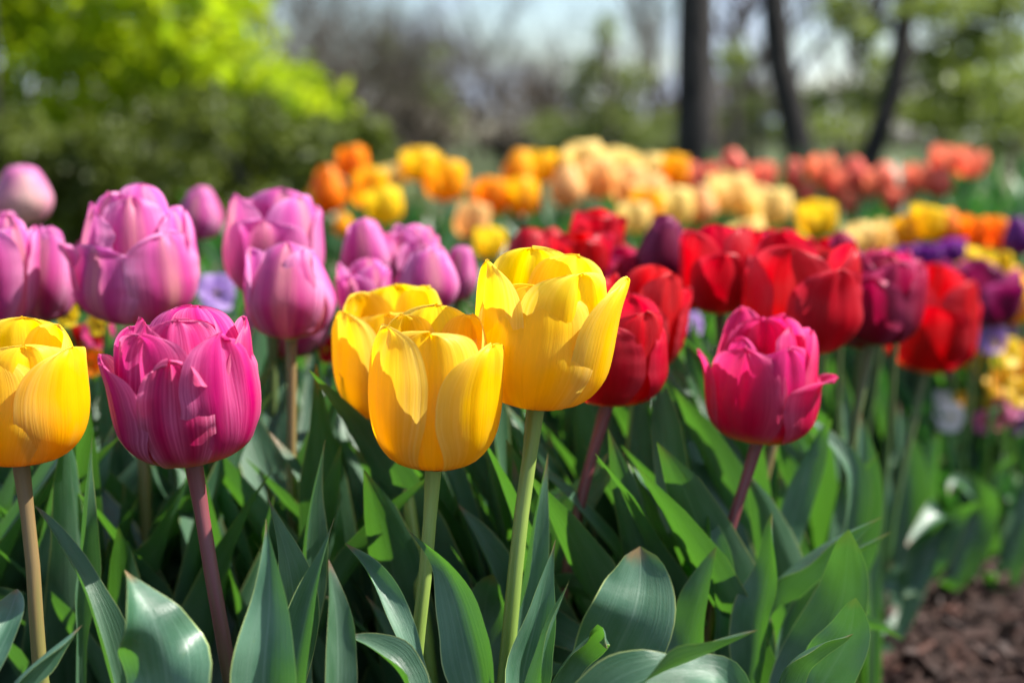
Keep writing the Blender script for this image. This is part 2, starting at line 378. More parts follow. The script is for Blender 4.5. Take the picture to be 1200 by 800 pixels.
def leafy_tree(name, label, group, loc, H, blobs, n, size, mat, trunk_r, trunk_mat=BARK_GREY, seed=1, lean=(0, 0), path=None, limbs=5):
    rng = random.Random(seed); r_ = thing(name, loc, label, 'tree', group)
    pts = path or [Vector((lean[0] * t, lean[1] * t, -.05 + H * .8 * t)) for t in (0, .25, .5, .75, 1)]
    n_ = len(pts); m = MB(); m.tube(pts, [trunk_r * (1.25 if i == 0 else 1 - .55 * i / n_) for i in range(n_)], 10)
    link('trunk', m.mesh('trunk', trunk_mat), r_)
    for k in range(limbs):
        c, ra = blobs[k % len(blobs)]
        q = pts[min(n_ - 1, max(1, int(n_ * rng.uniform(.4, .95))))]
        e = Vector(c) + Vector((rng.gauss(0, ra[0] * .4), rng.gauss(0, ra[1] * .4), rng.gauss(0, ra[2] * .4)))
        mid = (q + e) / 2 + Vector((rng.gauss(0, .1), rng.gauss(0, .1), .15))
        m = MB(); m.tube([q, (q + mid) / 2, mid, (mid + e) / 2, e], [trunk_r * .45, trunk_r * .38, trunk_r * .3, trunk_r * .2, trunk_r * .08], 6)
        link('limb', m.mesh('limb', trunk_mat), r_)
    me = leaf_cloud(rng, blobs, n, size, .1); me.materials.append(mat); link('crown', me, r_)
    return r_
def cluster(rng, c, rad, n, r0, r1):
    out = []
    for i in range(n):
        d = Vector((rng.gauss(0, 1), rng.gauss(0, 1), rng.gauss(0, 1))); d = d.normalized() * rng.random() ** .4
        s = rng.uniform(r0, r1)
        out.append(((c[0] + d.x * rad[0], c[1] + d.y * rad[1], max(s * .6, c[2] + d.z * rad[2])), (s, s, s * .8)))
    return out
rng = random.Random(4)
# pale green young tree in the middle distance
bl = []
for (px, py, rw, rh) in ((710,40,18,22),(695,85,30,26),(735,95,28,24),(675,110,18,20),(715,135,42,26),(690,160,40,22),(745,160,36,22),(760,90,14,14)):
    p = at(px, py, 19) - ground_at(712, 19); k = 19 / FPX
    bl.append((tuple(p), (rw * k, rw * k, rh * k)))
leafy_tree('young_tree', 'loose pale green tree standing alone in the middle distance', None, ground_at(712, 19), 2.2, bl, 2600, .05, F_OLIVE, .07, seed=3)
for (px, py, D, r, seed, lab) in ((520,105,24,.55,21,'small fresh green tree before the bare brown thicket'), (450,70,26,.5,22,'thin green sapling with sparse leaves among the bare trees')):
    p = at(px, py, D) - ground_at(px, D)
    leafy_tree('sapling', lab, None, ground_at(px, D), p.z, cluster(rng, p, (r, r, r * 1.5), 8, .25, .4), 700, .05, F_OLIVE, .05, seed=seed)
# three dark trunks
def dark_tree(lab, pix, D, width, limbs, seed, blobs, n, mat, lsize):
    g = ground_at(pix[-1][0], D); r_ = thing('dark_tree', g, lab, 'tree', 'dark-barked trees behind the tulips')
    pts = [at(x, y, D) - g for x, y in pix][::-1]
    pts = [Vector((pts[0].x, pts[0].y, -.05))] + pts
    top = pts[-1] + (pts[-1] - pts[-2]).normalized() * 2.5; pts.append(top)
    k = D / FPX; n_ = len(pts)
    m = MB(); m.tube(pts, [width * k / 2 * (1.15 - .03 * i) for i in range(n_ - 1)] + [width * k * .3], 12); link('trunk', m.mesh('trunk', BARK_DARK), r_)
    for lp, w in limbs:
        q = [at(x, y, D) - g for x, y in lp]
        q.append(q[-1] + (q[-1] - q[-2]).normalized() * 1.2)
        m = MB(); m.tube(q, [w * k / 2 * (1 - .15 * i) for i in range(len(q))], 7); link('limb', m.mesh('limb', BARK_DARK), r_)
    rng = random.Random(seed)
    if blobs:
        bb = []
        for (x, y, dd, rx, rz) in blobs:
            p = at(x, y, D + dd) - g; kk = (D + dd) / FPX
            bb.append((tuple(p), (rx * kk, rx * kk, rz * kk)))
        me = leaf_cloud(rng, bb, n, lsize, .0); me.materials.append(mat); link('crown', me, r_)
dark_tree('thick straight black tree trunk behind the cream tulips', [(817,-60),(816,0),(815,60),(815,120),(814,200)], 9.0, 44, [([(815,-60),(770,-200),(700,-330)],20)], 31, [(760,-260,0,120,80),(870,-260,0,120,80)], 900, F_FRESH, .05)
dark_tree('dark forked tree leaning with a branch rising beside it', [(906,-40),(908,20),(914,75),(925,120),(934,160),(942,200)], 11.0, 33,
   [([(928,100),(945,70),(965,50),(985,25)],10),([(906,-20),(900,-120),(860,-220)],12)], 32, [(985,15,.3,34,26),(860,70,.5,22,30),(960,120,1,22,20)], 420, F_FRESH, .045)
dark_tree('thin dark crooked tree amid the olive foliage', [(1068,-40),(1062,10),(1056,60),(1048,105),(1034,145),(1018,190)], 12.0, 25,
   [([(1052,85),(1085,55),(1130,35)],8),([(1048,105),(1110,90),(1180,100)],7),([(1056,50),(1030,20),(1000,-15)],7)], 33,
   [(1100,75,.3,55,22),(1150,95,-.4,60,20),(1120,105,.5,70,22),(1185,60,.6,40,24),(1100,10,-.5,60,16),(1170,10,.2,60,18),(1050,90,.6,40,26),(1010,120,.8,34,22),(1200,130,0,50,26),(1130,140,1,70,16),(1140,40,.4,60,16),(1190,95,.7,40,20),(1020,40,.9,26,18),(1085,130,1.2,60,20),(960,150,1.5,60,20),(1130,65,.2,50,18),(1180,-10,.3,60,20),(1080,-20,.2,50,16),(1030,75,.8,24,16)], 3600, F_FRESH, .055)
# olive trees that close the view behind the trunks
for i, (px, py, D, rw, rh, n, lab) in enumerate([
   (870,150,23,48,38,1100,'olive green tree glimpsed between the black trunk and the forked one'),
   (985,150,26,60,34,1000,'low olive tree seen through the fork of the dark trees'),
   (1090,150,22,70,30,1100,'broad olive tree behind the crooked trunk'),
   (1185,160,20,60,38,1200,'darker bushy tree at the far end of the coral row')]):
    g = ground_at(px, D); p = at(px, py, D) - g; k = D / FPX
    leafy_tree('olive_tree', lab, 'olive trees behind the trunks', g, p.z, cluster(rng, p, (rw*k, rw*k, rh*k), 10, rh*k*.4, rh*k*.8), n, .05, F_OLIVE, .08, seed=40 + i)
for i, (px, py, D, rw, rh, n, lab) in enumerate([
   (655,165,21,40,28,1500,'low olive shrub beside the young pale green tree'), (780,165,20,32,30,1200,'olive shrub just before the thick dark trunk'),
   (590,170,22,40,22,1300,'brownish shrub in front of the bare thicket'), (480,160,21,60,34,2200,'wide brown shrub in front of the bare thicket')]):
    g = ground_at(px, D); p = at(px, py, D) - g; k = D / FPX; r_ = thing('shrub', g, lab, 'shrub')
    me = leaf_cloud(rng, cluster(rng, p, (rw*k, rw*k, rh*k), 12, rh*k*.4, rh*k*.8), n, .05, .0); me.materials.append(F_OLIVE if i < 2 else F_BROWN); link('crown', me, r_)
    for q in range(4):
        m = MB(); m.tube([(rng.gauss(0,.06), rng.gauss(0,.06), -.05), (rng.gauss(0,.15), rng.gauss(0,.15), p.z * .5), (rng.gauss(0,.3), rng.gauss(0,.3), p.z * .95)], [.03,.02,.008], 5)
        link('stem', m.mesh('stem', BARK_GREY), r_)
# hedge: dark, clipped but uneven
def mass(name, lab, cat, px0, px1, D, top, dep, n, size, mat, seed, rad, stem_n=7, wob=.1, dens=3):
    rng = random.Random(seed); g = ground_at((px0 + px1) / 2, D); r_ = thing(name, g, lab, cat)
    x0, x1 = (px0 - 600) / FPX * D - g.x, (px1 - 600) / FPX * D - g.x
    bl = []
    nn = int((x1 - x0) / rad * 3.2)
    for i in range(int(nn * dens)):
        x = rng.uniform(x0, x1); h = top(x + g.x) ; z = rng.random() ** .7 * (h - rad * .5)
        s = rad * rng.uniform(.55, 1.0)
        bl.append(((x, rng.uniform(-dep, dep), z + rng.uniform(-wob, wob) * .5), (s, s * .8, s * .8)))
    me = leaf_cloud(rng, bl, n, size, .1); me.materials.append(mat); link('crown', me, r_)
    for k in range(stem_n):
        x = x0 + (x1 - x0) * (k + .5) / stem_n
        m = MB(); m.tube([(x, 0, -.05), (x + rng.gauss(0, .05), 0, .25), (x + rng.gauss(0, .15), rng.gauss(0, .1), top(x + g.x) * .75)], [.03, .022, .01], 6)
        link('stem', m.mesh('stem', BARK_DARK), r_)
    return r_
def zt(py, D): return at(600, py, D).z
def htop(x):
    px = 600 + x / 6.0 * FPX
    return zt(interp([(-80,118),(60,132),(160,124),(290,112),(360,125),(420,142),(470,165)], px), 6.0) + .04 * noise.noise(Vector((x * 2.2, 1, 0)))
mass('hedge', 'dark green hedge behind the pink tulips', 'hedge', -420, 462, 6.0, htop, .75, 36000, .026, F_HEDGE, 51, .17, 9)
def stop(x):
    px = 600 + x / 8.0 * FPX
    return zt(interp([(-60,-260),(60,-220),(200,-120),(250,-40),(300,30),(350,85),(400,128)], px), 8.0) + .12 * noise.noise(Vector((x * 2, 7, 0)))
mass('bright_shrub', 'tall chartreuse shrub in fresh leaf rising above the dark hedge', 'shrub', -60, 375, 8.0, stop, 1.1, 15500, .060, F_CHART, 52, .22, 6, .2, 17)
g = ground_at(-14, 6.8)
m = MB(); m.tube([(0,0,-.05),(0,0,.6),(.01,0,1.4),(0,0,2.6)], [.09,.08,.075,.06], 10)
r_ = thing('conifer', g, 'dark narrow tree trunk cut by the edge beside the bright shrub', 'tree'); link('trunk', m.mesh('trunk', BARK_DARK), r_)
me = leaf_cloud(random.Random(9), [((-.15,0,.7+.3*i),(.16,.2,.25)) for i in range(7)], 1500, .04, 0); me.materials.append(F_CONIF); link('crown', me, r_)
# far woods: one uncountable mass along the horizon
bl = []
rng = random.Random(6)
for i in range(420):
    x = rng.uniform(-26, 26); h = 2.2 + 1.1 * noise.noise(Vector((x * .25, 3, 0))); y = rng.uniform(42, 50)
    bl.append(((x, y, rng.uniform(.3, max(.5, h))), (1.3, .9, .7)))
me = leaf_cloud(rng, bl, 26000, .13, 0); me.materials.append(F_BROWN)
tag(link('woods', me), 'hazy brown and olive woods along the horizon', 'woods', kind='stuff')

# ------------------------------------------------------------------ tulip petals
def petal_mesh(mb, az, H=1.0, W=.5, tipr=.8, lay=1.0, curl=0., groove=.0, notch=.0, ruffle=.0, point=.5, seed=0, twist=0., bulge=1.0, ecurl=0., nu=11, nv=15, base=0., cup=.95, lean=0., wob=.02, hood=.05):
    """One tulip petal in bloom units (bloom 1 high and about 1 wide, axis z, azimuth 0 towards -y)."""
    Rb = .5 * lay
    prof_r = [(0, .10), (.08, .40), (.18, .69), (.32, .915), (.48, 1.0 * bulge), (.70, lerp(1.0, tipr, .32) * (.5 + .5 * bulge)), (.88, lerp(1.0, tipr, .72)), (1, tipr)]
    prof_z = [(0, 0), (.08, .022), (.18, .085), (.32, .235), (.48, .43), (.70, .69), (.88, .89), (1, 1.0)]
    rows, uvs = [], []
    for i in range(nv):
        s = i / (nv - 1); v = 1 - (1 - s) ** 1.35
        r = interp(prof_r, v) * Rb; z = interp(prof_z, v) * H
        r += curl * Rb * smooth(.72, 1.0, v) ** 1.3
        hd = hood * max(0., (v - .80) / .20) ** 2; r -= hd * Rb; z -= hd * .34 * H
        if curl > 0: z -= curl * .30 * H * smooth(.82, 1.0, v) ** 2
        if v < .5: hw = W * lerp(.26, 1.0, smooth(-.08, .52, v))
        else: hw = W * max(0.0, 1 - ((v - .5) / .5) ** 2.6) ** point
        hw = max(hw, .012)
        rho = max(.05, interp(prof_r, min(v, .8)) * Rb * cup)
        row, ur = [], []
        for j in range(nu):
            u = -1 + 2 * j / (nu - 1); th = max(-2.1, min(2.1, u * hw / rho))
            x = rho * math.sin(th); rad = r - rho * (1 - math.cos(th))
            g = math.exp(-(u / .13) ** 2)
            rad -= groove * g * smooth(.25, .8, v)
            rad += groove * .7 * math.exp(-((abs(u) - .35) / .22) ** 2) * smooth(.3, .8, v)
            rad += .012 * smooth(.15, .6, v) * noise.noise(Vector((u * 6.5, v * 1.3, seed * 4.1))) + .006 * smooth(.2, .7, v) * noise.noise(Vector((u * 15, v * 2.0, seed * 9.1)))
            zz = z - notch * g * smooth(.8, 1, v) + lean * u * v * .1
            sg = 1 if u > 0 else -1
            e = abs(u) ** 2.2
            nz = noise.noise(Vector((v * 5.5, sg * 3.1 + seed * 7.3, 1.7))) + .5 * noise.noise(Vector((v * 13, sg * 5.1 + seed * 3.3, 4.7)))
            rad += (ruffle * nz + ecurl * smooth(.3, .9, v)) * e
            zz += (ruffle * .7 + .025) * noise.noise(Vector((u * 3.7, seed * 1.9, 8))) * smooth(.75, 1, v)
            q = noise.noise_vector(Vector((u * 1.3 + seed * 5, v * 2.2, seed * 2.7)))
            fv = smooth(.1, .6, v)
            ang = math.radians(az) + twist * v
            px_, rad_ = x + q.x * wob * fv, rad + q.y * wob * fv
            row.append(Vector((px_ * math.cos(ang) + rad_ * math.sin(ang), px_ * math.sin(ang) - rad_ * math.cos(ang), base + zz + q.z * wob * .6 * fv)))
            ur.append((j / (nu - 1), v))
        rows.append(row); uvs.append(ur)
    mb.grid(rows, uvs)

def P(az, **k): d = dict(az=az); d.update(k); return d
def form_petals(form, seed):
    g = random.Random(seed); out = []
    rot = g.uniform(-25, 25)
    if form == 'egg':
        for k in range(3): out.append(P(rot + 120 * k, hood=.04, tipr=.32 + g.uniform(-.1, .1), W=.56, lay=1.0, point=.72, H=.96 + g.uniform(-.05, .04), groove=.012, curl=g.uniform(0, .06)))
        for k in range(3): out.append(P(rot + 60 + 120 * k, hood=.03, tipr=.22, W=.54, lay=.93, point=.7, H=.99, groove=.01))
    elif form == 'bud':
        for k in range(3): out.append(P(rot + 120 * k, hood=.10, tipr=.42, W=.56, lay=1.0, point=.6, H=.98, bulge=1.02))
        for k in range(3): out.append(P(rot + 60 + 120 * k, hood=.10, tipr=.36, W=.55, lay=.95, point=.6, H=1.0))
    elif form == 'cup':
        for k in range(3): out.append(P(rot + 120 * k, tipr=.95 + g.uniform(-.15, .25), W=0.495, point=.55, H=.88 + g.uniform(-.12, .10), groove=.03, ruffle=.03, curl=g.uniform(-.05, .12), notch=.02))
        for k in range(3): out.append(P(rot + 60 + 120 * k, tipr=.80 + g.uniform(-.12, .18), W=0.477, lay=.92, point=.52, H=.98 + g.uniform(-.05, .04), groove=.02, ruffle=.02, notch=.02))
    elif form == 'open':
        for k in range(3): out.append(P(rot + 120 * k, tipr=1.0 + g.uniform(-.1, .25), W=0.468, point=.6, H=.80 + g.uniform(-.08, .1), groove=.02, ruffle=.03, curl=g.uniform(.0, .25)))
        for k in range(3): out.append(P(rot + 60 + 120 * k, tipr=.86, W=0.468, lay=.92, point=.55, H=.97 + g.uniform(-.06, .04), groove=.02, ruffle=.03))
    elif form == 'double':
        for k in range(4): out.append(P(rot + 90 * k, tipr=.9 + g.uniform(-.12, .15), W=0.396, point=.5, H=.82 + g.uniform(-.08, .08), groove=.02, ruffle=.035, curl=g.uniform(-.05, .08)))
        for k in range(4): out.append(P(rot + 45 + 90 * k, tipr=.75 + g.uniform(-.1, .1), W=0.378, lay=.88, point=.45, H=.94 + g.uniform(-.08, .05), groove=.015, ruffle=.04))
        for k in range(3): out.append(P(rot + 20 + 120 * k, tipr=.5, W=0.36, lay=.72, point=.45, H=.98 + g.uniform(-.05, .03), ruffle=.04))
    for i, p in enumerate(out): p['seed'] = seed * 13 + i
    return out

HERO = {
 'A': [P(-60, H=.95, W=0.504, tipr=.92, lay=1.03, point=.46, curl=-.10, ecurl=-.02, groove=.012), P(60, H=.87, W=0.504, tipr=1.08, lay=1.04, point=.58, curl=.02, hood=.10, groove=.016, ecurl=-.02),
       P(180, H=1.0, W=0.486, tipr=.72, point=.5, groove=.02), P(-2, H=.93, W=0.54, tipr=.70, lay=.95, point=.42, groove=.032, notch=.02, bulge=1.0),
       P(122, H=.97, W=0.45, tipr=.78, lay=.92, point=.5, groove=.03, notch=.03), P(-124, H=.96, W=0.45, tipr=.75, lay=.92, point=.5, groove=.02)],
 'B': [P(-16, H=.86, W=0.54, tipr=.74, lay=1.03, point=.44, curl=-.04, notch=.015, groove=.012), P(78, H=.95, W=0.504, tipr=1.10, lay=1.02, point=.58, curl=.03, hood=.08, groove=.014),
       P(200, H=1.0, W=0.486, tipr=.78, point=.5, groove=.02), P(-74, H=.97, W=0.468, tipr=.95, lay=.95, point=.46, groove=.035, notch=.03),
       P(36, H=.98, W=0.504, tipr=.82, lay=.93, point=.46, groove=.035, notch=.015), P(140, H=.99, W=0.468, tipr=.78, lay=.92, point=.5, groove=.02)],
 'C': [P(-58, H=.9, W=0.495, tipr=.95, lay=1.03, point=.5, curl=-.05), P(55, H=.9, W=0.495, tipr=.9, lay=1.03, point=.5), P(180, H=1.0, W=0.504, tipr=.8, point=.45, groove=.03),
       P(0, H=.9, W=0.504, tipr=.75, lay=.95, point=.46, groove=.03), P(125, H=1.0, W=0.486, tipr=.8, lay=.93, point=.45, groove=.03), P(-118, H=.97, W=0.486, tipr=.85, lay=.93, point=.48, groove=.02)],
 'D': [P(-20, H=.84, W=0.54, tipr=.72, lay=1.03, point=.5, groove=.01), P(72, H=.90, W=0.504, tipr=.94, lay=1.03, point=.6, curl=.02, groove=.012), P(190, H=1.0, W=0.495, tipr=.72, point=.5),
       P(28, H=.92, W=0.504, tipr=.74, lay=.94, point=.46, groove=.03, notch=.02), P(-80, H=.95, W=0.486, tipr=.85, lay=.94, point=.5, groove=.02), P(130, H=.98, W=0.486, tipr=.74, lay=.92, point=.48)],
 'E': [P(-70, H=.79, W=.47, tipr=1.06, lay=1.03, point=.66, curl=.04, ruffle=.02), P(54, H=.90, W=.42, tipr=.86, lay=1.06, point=.58, groove=.035, ruffle=.03, ecurl=.02, lean=-.4),
       P(172, H=.97, W=.47, tipr=.72, point=.5), P(-32, H=.93, W=.45, tipr=.76, lay=.95, point=.46, groove=.036, notch=.02), P(100, H=.94, W=.43, tipr=.96, lay=.98, point=.56, groove=.02, curl=.03),
       P(-114, H=.88, W=.40, tipr=.92, lay=.95, point=.5), P(14, H=.99, W=.40, tipr=.50, lay=.80, point=.45, ruffle=.02), P(-60, H=.98, W=.38, tipr=.60, lay=.84, point=.45, ruffle=.02),
       P(140, H=1.0, W=.40, tipr=.55, lay=.82, point=.46), P(4, H=.78, W=.27, tipr=.84, lay=1.03, point=.5, ruffle=.06, ecurl=.05, groove=.02, hood=0)],
 'F': [P(-34, H=.80, W=.47, tipr=.84, lay=1.02, point=.66, curl=.02, ruffle=.02, groove=.015), P(62, H=.62, W=.46, tipr=1.0, lay=1.06, point=.58, curl=.28, ruffle=.02, groove=.02, hood=0),
       P(-94, H=.70, W=.32, tipr=1.12, lay=1.02, point=.6, curl=.06, hood=0), P(24, H=.82, W=.46, tipr=.86, lay=.96, point=.52, ruffle=.035, notch=.02, groove=.02), P(96, H=.88, W=.44, tipr=.92, lay=.97, point=.56, ruffle=.03, groove=.02),
       P(176, H=.92, W=.46, tipr=.70, lay=.92, point=.55, ruffle=.04, groove=.03), P(-142, H=1.0, W=.40, tipr=.76, lay=.92, point=.66, ruffle=.02, groove=.02), P(138, H=.96, W=.42, tipr=.74, lay=.86, point=.5, ruffle=.05, groove=.02),
       P(-60, H=.84, W=.34, tipr=.7, lay=.8, point=.6, ruffle=.03), P(60, H=.93, W=.34, tipr=.62, lay=.75, point=.5, ruffle=.05)],
 'G': [P(-30, H=.65, W=0.405, tipr=.80, lay=1.03, point=.42, ruffle=.06, curl=.12), P(48, H=.71, W=0.405, tipr=.82, lay=1.03, point=.48, ruffle=.05), P(-84, H=.62, W=0.324, tipr=1.1, lay=1.04, point=.6, curl=.12),
       P(120, H=.8, W=0.373, tipr=.9, lay=1.0, point=.5, ruffle=.05), P(200, H=.9, W=0.405, tipr=.75, point=.45), P(-62, H=.88, W=0.373, tipr=.72, lay=.92, point=.42, ruffle=.06), P(14, H=.95, W=0.373, tipr=.55, lay=.84, point=.42, ruffle=.06),
       P(84, H=.86, W=0.34, tipr=.8, lay=.92, point=.44, ruffle=.05), P(-120, H=.95, W=0.356, tipr=.62, lay=.85, point=.44, ruffle=.06), P(160, H=1.0, W=0.373, tipr=.55, lay=.8, point=.42)],
 'H': [P(0, H=1.0, W=0.522, tipr=.22, lay=1.02, point=.75, groove=.012), P(-100, H=.96, W=0.432, tipr=.85, lay=1.02, point=.55, curl=.08, groove=.02), P(118, H=.9, W=0.486, tipr=.5, lay=1.02, point=.6),
       P(62, H=.94, W=0.486, tipr=.5, lay=.95, point=.55, groove=.02), P(-60, H=.90, W=0.468, tipr=.35, lay=.94, point=.6), P(180, H=.97, W=0.486, tipr=.3, lay=.94, point=.6)],
}
proto_cache = {}
def bloom_protos(form, seed, colour, detail):
    """petal meshes (or one joined bloom) for a form, a seed and a colour"""
    key = (form, seed, colour, detail)
    if key in proto_cache: return proto_cache[key]
    pet = HERO[form] if form in HERO else form_petals(form, seed)
    out = []
    if detail == 0:
        mb = MB()
        for i, p in enumerate(pet): petal_mesh(mb, nu=7, nv=10, **p)
        out.append(mb.mesh('flower', PET[colour]))
    else:
        for i, p in enumerate(pet):
            p = dict(p); p.setdefault('seed', i + ord(form[0]))
            mb = MB(); petal_mesh(mb, nu=27 if detail == 2 else 13, nv=36 if detail == 2 else 17, **p)
            out.append(mb.mesh('petal', PET[colour]))
    proto_cache[key] = out
    return out
mb = MB()
mb.tube([(0,0,-.012),(0,0,.0),(0,0,.03),(0,0,.05)], [.075,.10,.075,.03], 12)
mb.tube([(0,0,.03),(0,0,.18),(0,0,.30),(0,0,.34)], [.045,.06,.05,.065], 8)
PIST = mb.mesh('flower', PISTIL)
mb = MB()
for k in range(6):
    a = k * math.pi / 3; mb.tube([(.06*math.cos(a),.06*math.sin(a),.03),(.11*math.cos(a),.11*math.sin(a),.16),(.12*math.cos(a),.12*math.sin(a),.18),(.13*math.cos(a),.13*math.sin(a),.30)], [.008,.008,.022,.012], 5)
STAM = mb.mesh('stamens', ANTHER)

# ------------------------------------------------------------------ leaves
def leaf_grid(mb, spine, hw, normals, fold, wave=0., seed=0, nu=7, curlv=None):
    """A leaf blade along a spine of points: half widths, surface normals and trough depth per point"""
    rows, uvs = [], []; n = len(spine)
    for i in range(n):
        t = (spine[min(i + 1, n - 1)] - spine[max(i - 1, 0)]).normalized()
        N = (normals[i] - t * normals[i].dot(t)).normalized(); B = t.cross(N)
        row, ur = [], []; v = i / (n - 1)
        for j in range(nu):
            u = -1 + 2 * j / (nu - 1); a = abs(u)
            f = fold[i] if hasattr(fold, '__len__') else fold
            w = 2.1 * wave * hw[i] * (a ** 1.5) * noise.noise(Vector((v * 5.0, (2.3 if u > 0 else 7.9) + seed, 0.5)))
            d = f * hw[i] * (.75 * a ** 1.6 + .25 * a)
            row.append(spine[i] + B * (u * hw[i] * (1 - .22 * min(1, abs(f)) * a)) + N * (d + w))
            ur.append((j / (nu - 1), v))
        rows.append(row); uvs.append(ur)
    mb.grid(rows, uvs)
def wshape(v, base=.45, peak=.42, p=.62):
    if v < peak: return lerp(base, 1.0, smooth(0, peak, v) ** .8)
    t = (v - peak) / (1 - peak)
    if p >= .8: return max(.012, (1 - t ** 1.35) ** (p * 1.5) + .10 * t * (1 - t))       # drawn out into a slender point
    return max(.012, (1 - t ** 1.7) ** (p * 1.35))
def random_leaf(seed, n=15, nu=7):
    g = random.Random(seed); L = 1.0; th = g.uniform(.03, .20); bend = g.uniform(.05, .7) if g.random() < .78 else g.uniform(1.0, 2.4)
    tw = g.uniform(-1.3, 1.3); pts, nrm, hw = [Vector((0, 0, 0))], [], []
    W = g.uniform(.040, .078); side = g.uniform(-.25, .25)
    for i in range(n):
        v = i / (n - 1); a = th + bend * v ** 2.2
        d = Vector((side * v * .6, math.sin(a), math.cos(a))).normalized()
        if i: pts.append(pts[-1] + d / (n - 1))
        N0 = Vector((0, -math.cos(a), math.sin(a)))
        ang = tw * v ** 1.5
        nrm.append(Matrix.Rotation(ang, 3, d) @ N0); hw.append(W * wshape(v, .5, g_peak[seed % 3]))
    mb = MB(); leaf_grid(mb, pts, hw, nrm, [lerp(.9, .3, i / (n - 1)) for i in range(n)], g.uniform(.15, .5), seed, nu)
    return mb
g_peak = (.35, .42, .5)
LEAFS = [random_leaf(100 + s) for s in range(16)]
LEAF_ME = [l.mesh('leaf', LEAF) for l in LEAFS]
LEAF_FAR_ME = [random_leaf(100 + s, 9, 5).mesh('leaf', LEAF_FAR) for s in range(8)]
def put_leaf(parent, g, base, L, az, far=False):
    o = link('leaf', g.choice(LEAF_FAR_ME if far else LEAF_ME), parent)
    o.location = base; o.rotation_euler = (0, 0, az); o.scale = (L * 1.05, L, L)
    return o
def leaf_px(parent, pix, width, roll=0., fold=.5, wave=.25, seed=0, n=22, peak=.42, base=.6, nu=9, p=.62):
    """A leaf drawn where the photo shows it: pix = [(px, py, D) ... from foot to tip], width in photo pixels, roll turns its face away from the camera"""
    pp = [at(*q) for q in pix]; seg = [0]
    for a, b in zip(pp, pp[1:]): seg.append(seg[-1] + (b - a).length)
    sp, hw, nr = [], [], []
    Dm = sum(q[2] for q in pix) / len(pix)
    for i in range(n):
        v = i / (n - 1); s = v * seg[-1]
        sp.append(Vector([interp([(sg, q[k]) for sg, q in zip(seg, pp)], s) for k in range(3)]))
        hw.append(width * Dm / FPX / 2 * wshape(v, base, peak, p))
    for i in range(n):
        v = i / (n - 1); t = (sp[min(i + 1, n - 1)] - sp[max(i - 1, 0)]).normalized()
        tc = (CAMP - sp[i]); tc = (tc - t * tc.dot(t)).normalized()
        r0 = roll if not hasattr(roll, '__len__') else lerp(roll[0], roll[1], v)
        nr.append(Matrix.Rotation(R(r0), 3, t) @ tc)
    f0 = Vector(parent.location) + Vector((0, 0, .015)); d0 = (sp[0] - sp[1]).normalized()     # the blade springs from the foot of its plant
    c1 = sp[0] + d0 * (sp[0] - f0).length * .45; ext, ex_n, ex_w = [], [], []
    for i in range(7):
        t = i / 7; ext.append(f0 * (1-t)**2 + Vector((c1.x, c1.y, max(.02, c1.z))) * 2*t*(1-t) + sp[0] * t*t); ex_n.append(nr[0]); ex_w.append(hw[0] * lerp(.45, 1, t))
    sp, nr, hw = ext + sp, ex_n + nr, ex_w + hw
    mb = MB(); leaf_grid(mb, sp, hw, nr, fold, wave * 1.5, seed, nu)
    o = link('leaf', mb.mesh('leaf', LEAF), parent); o.matrix_parent_inverse = Matrix.Identity(4)
    o.location = -parent.location
    return o

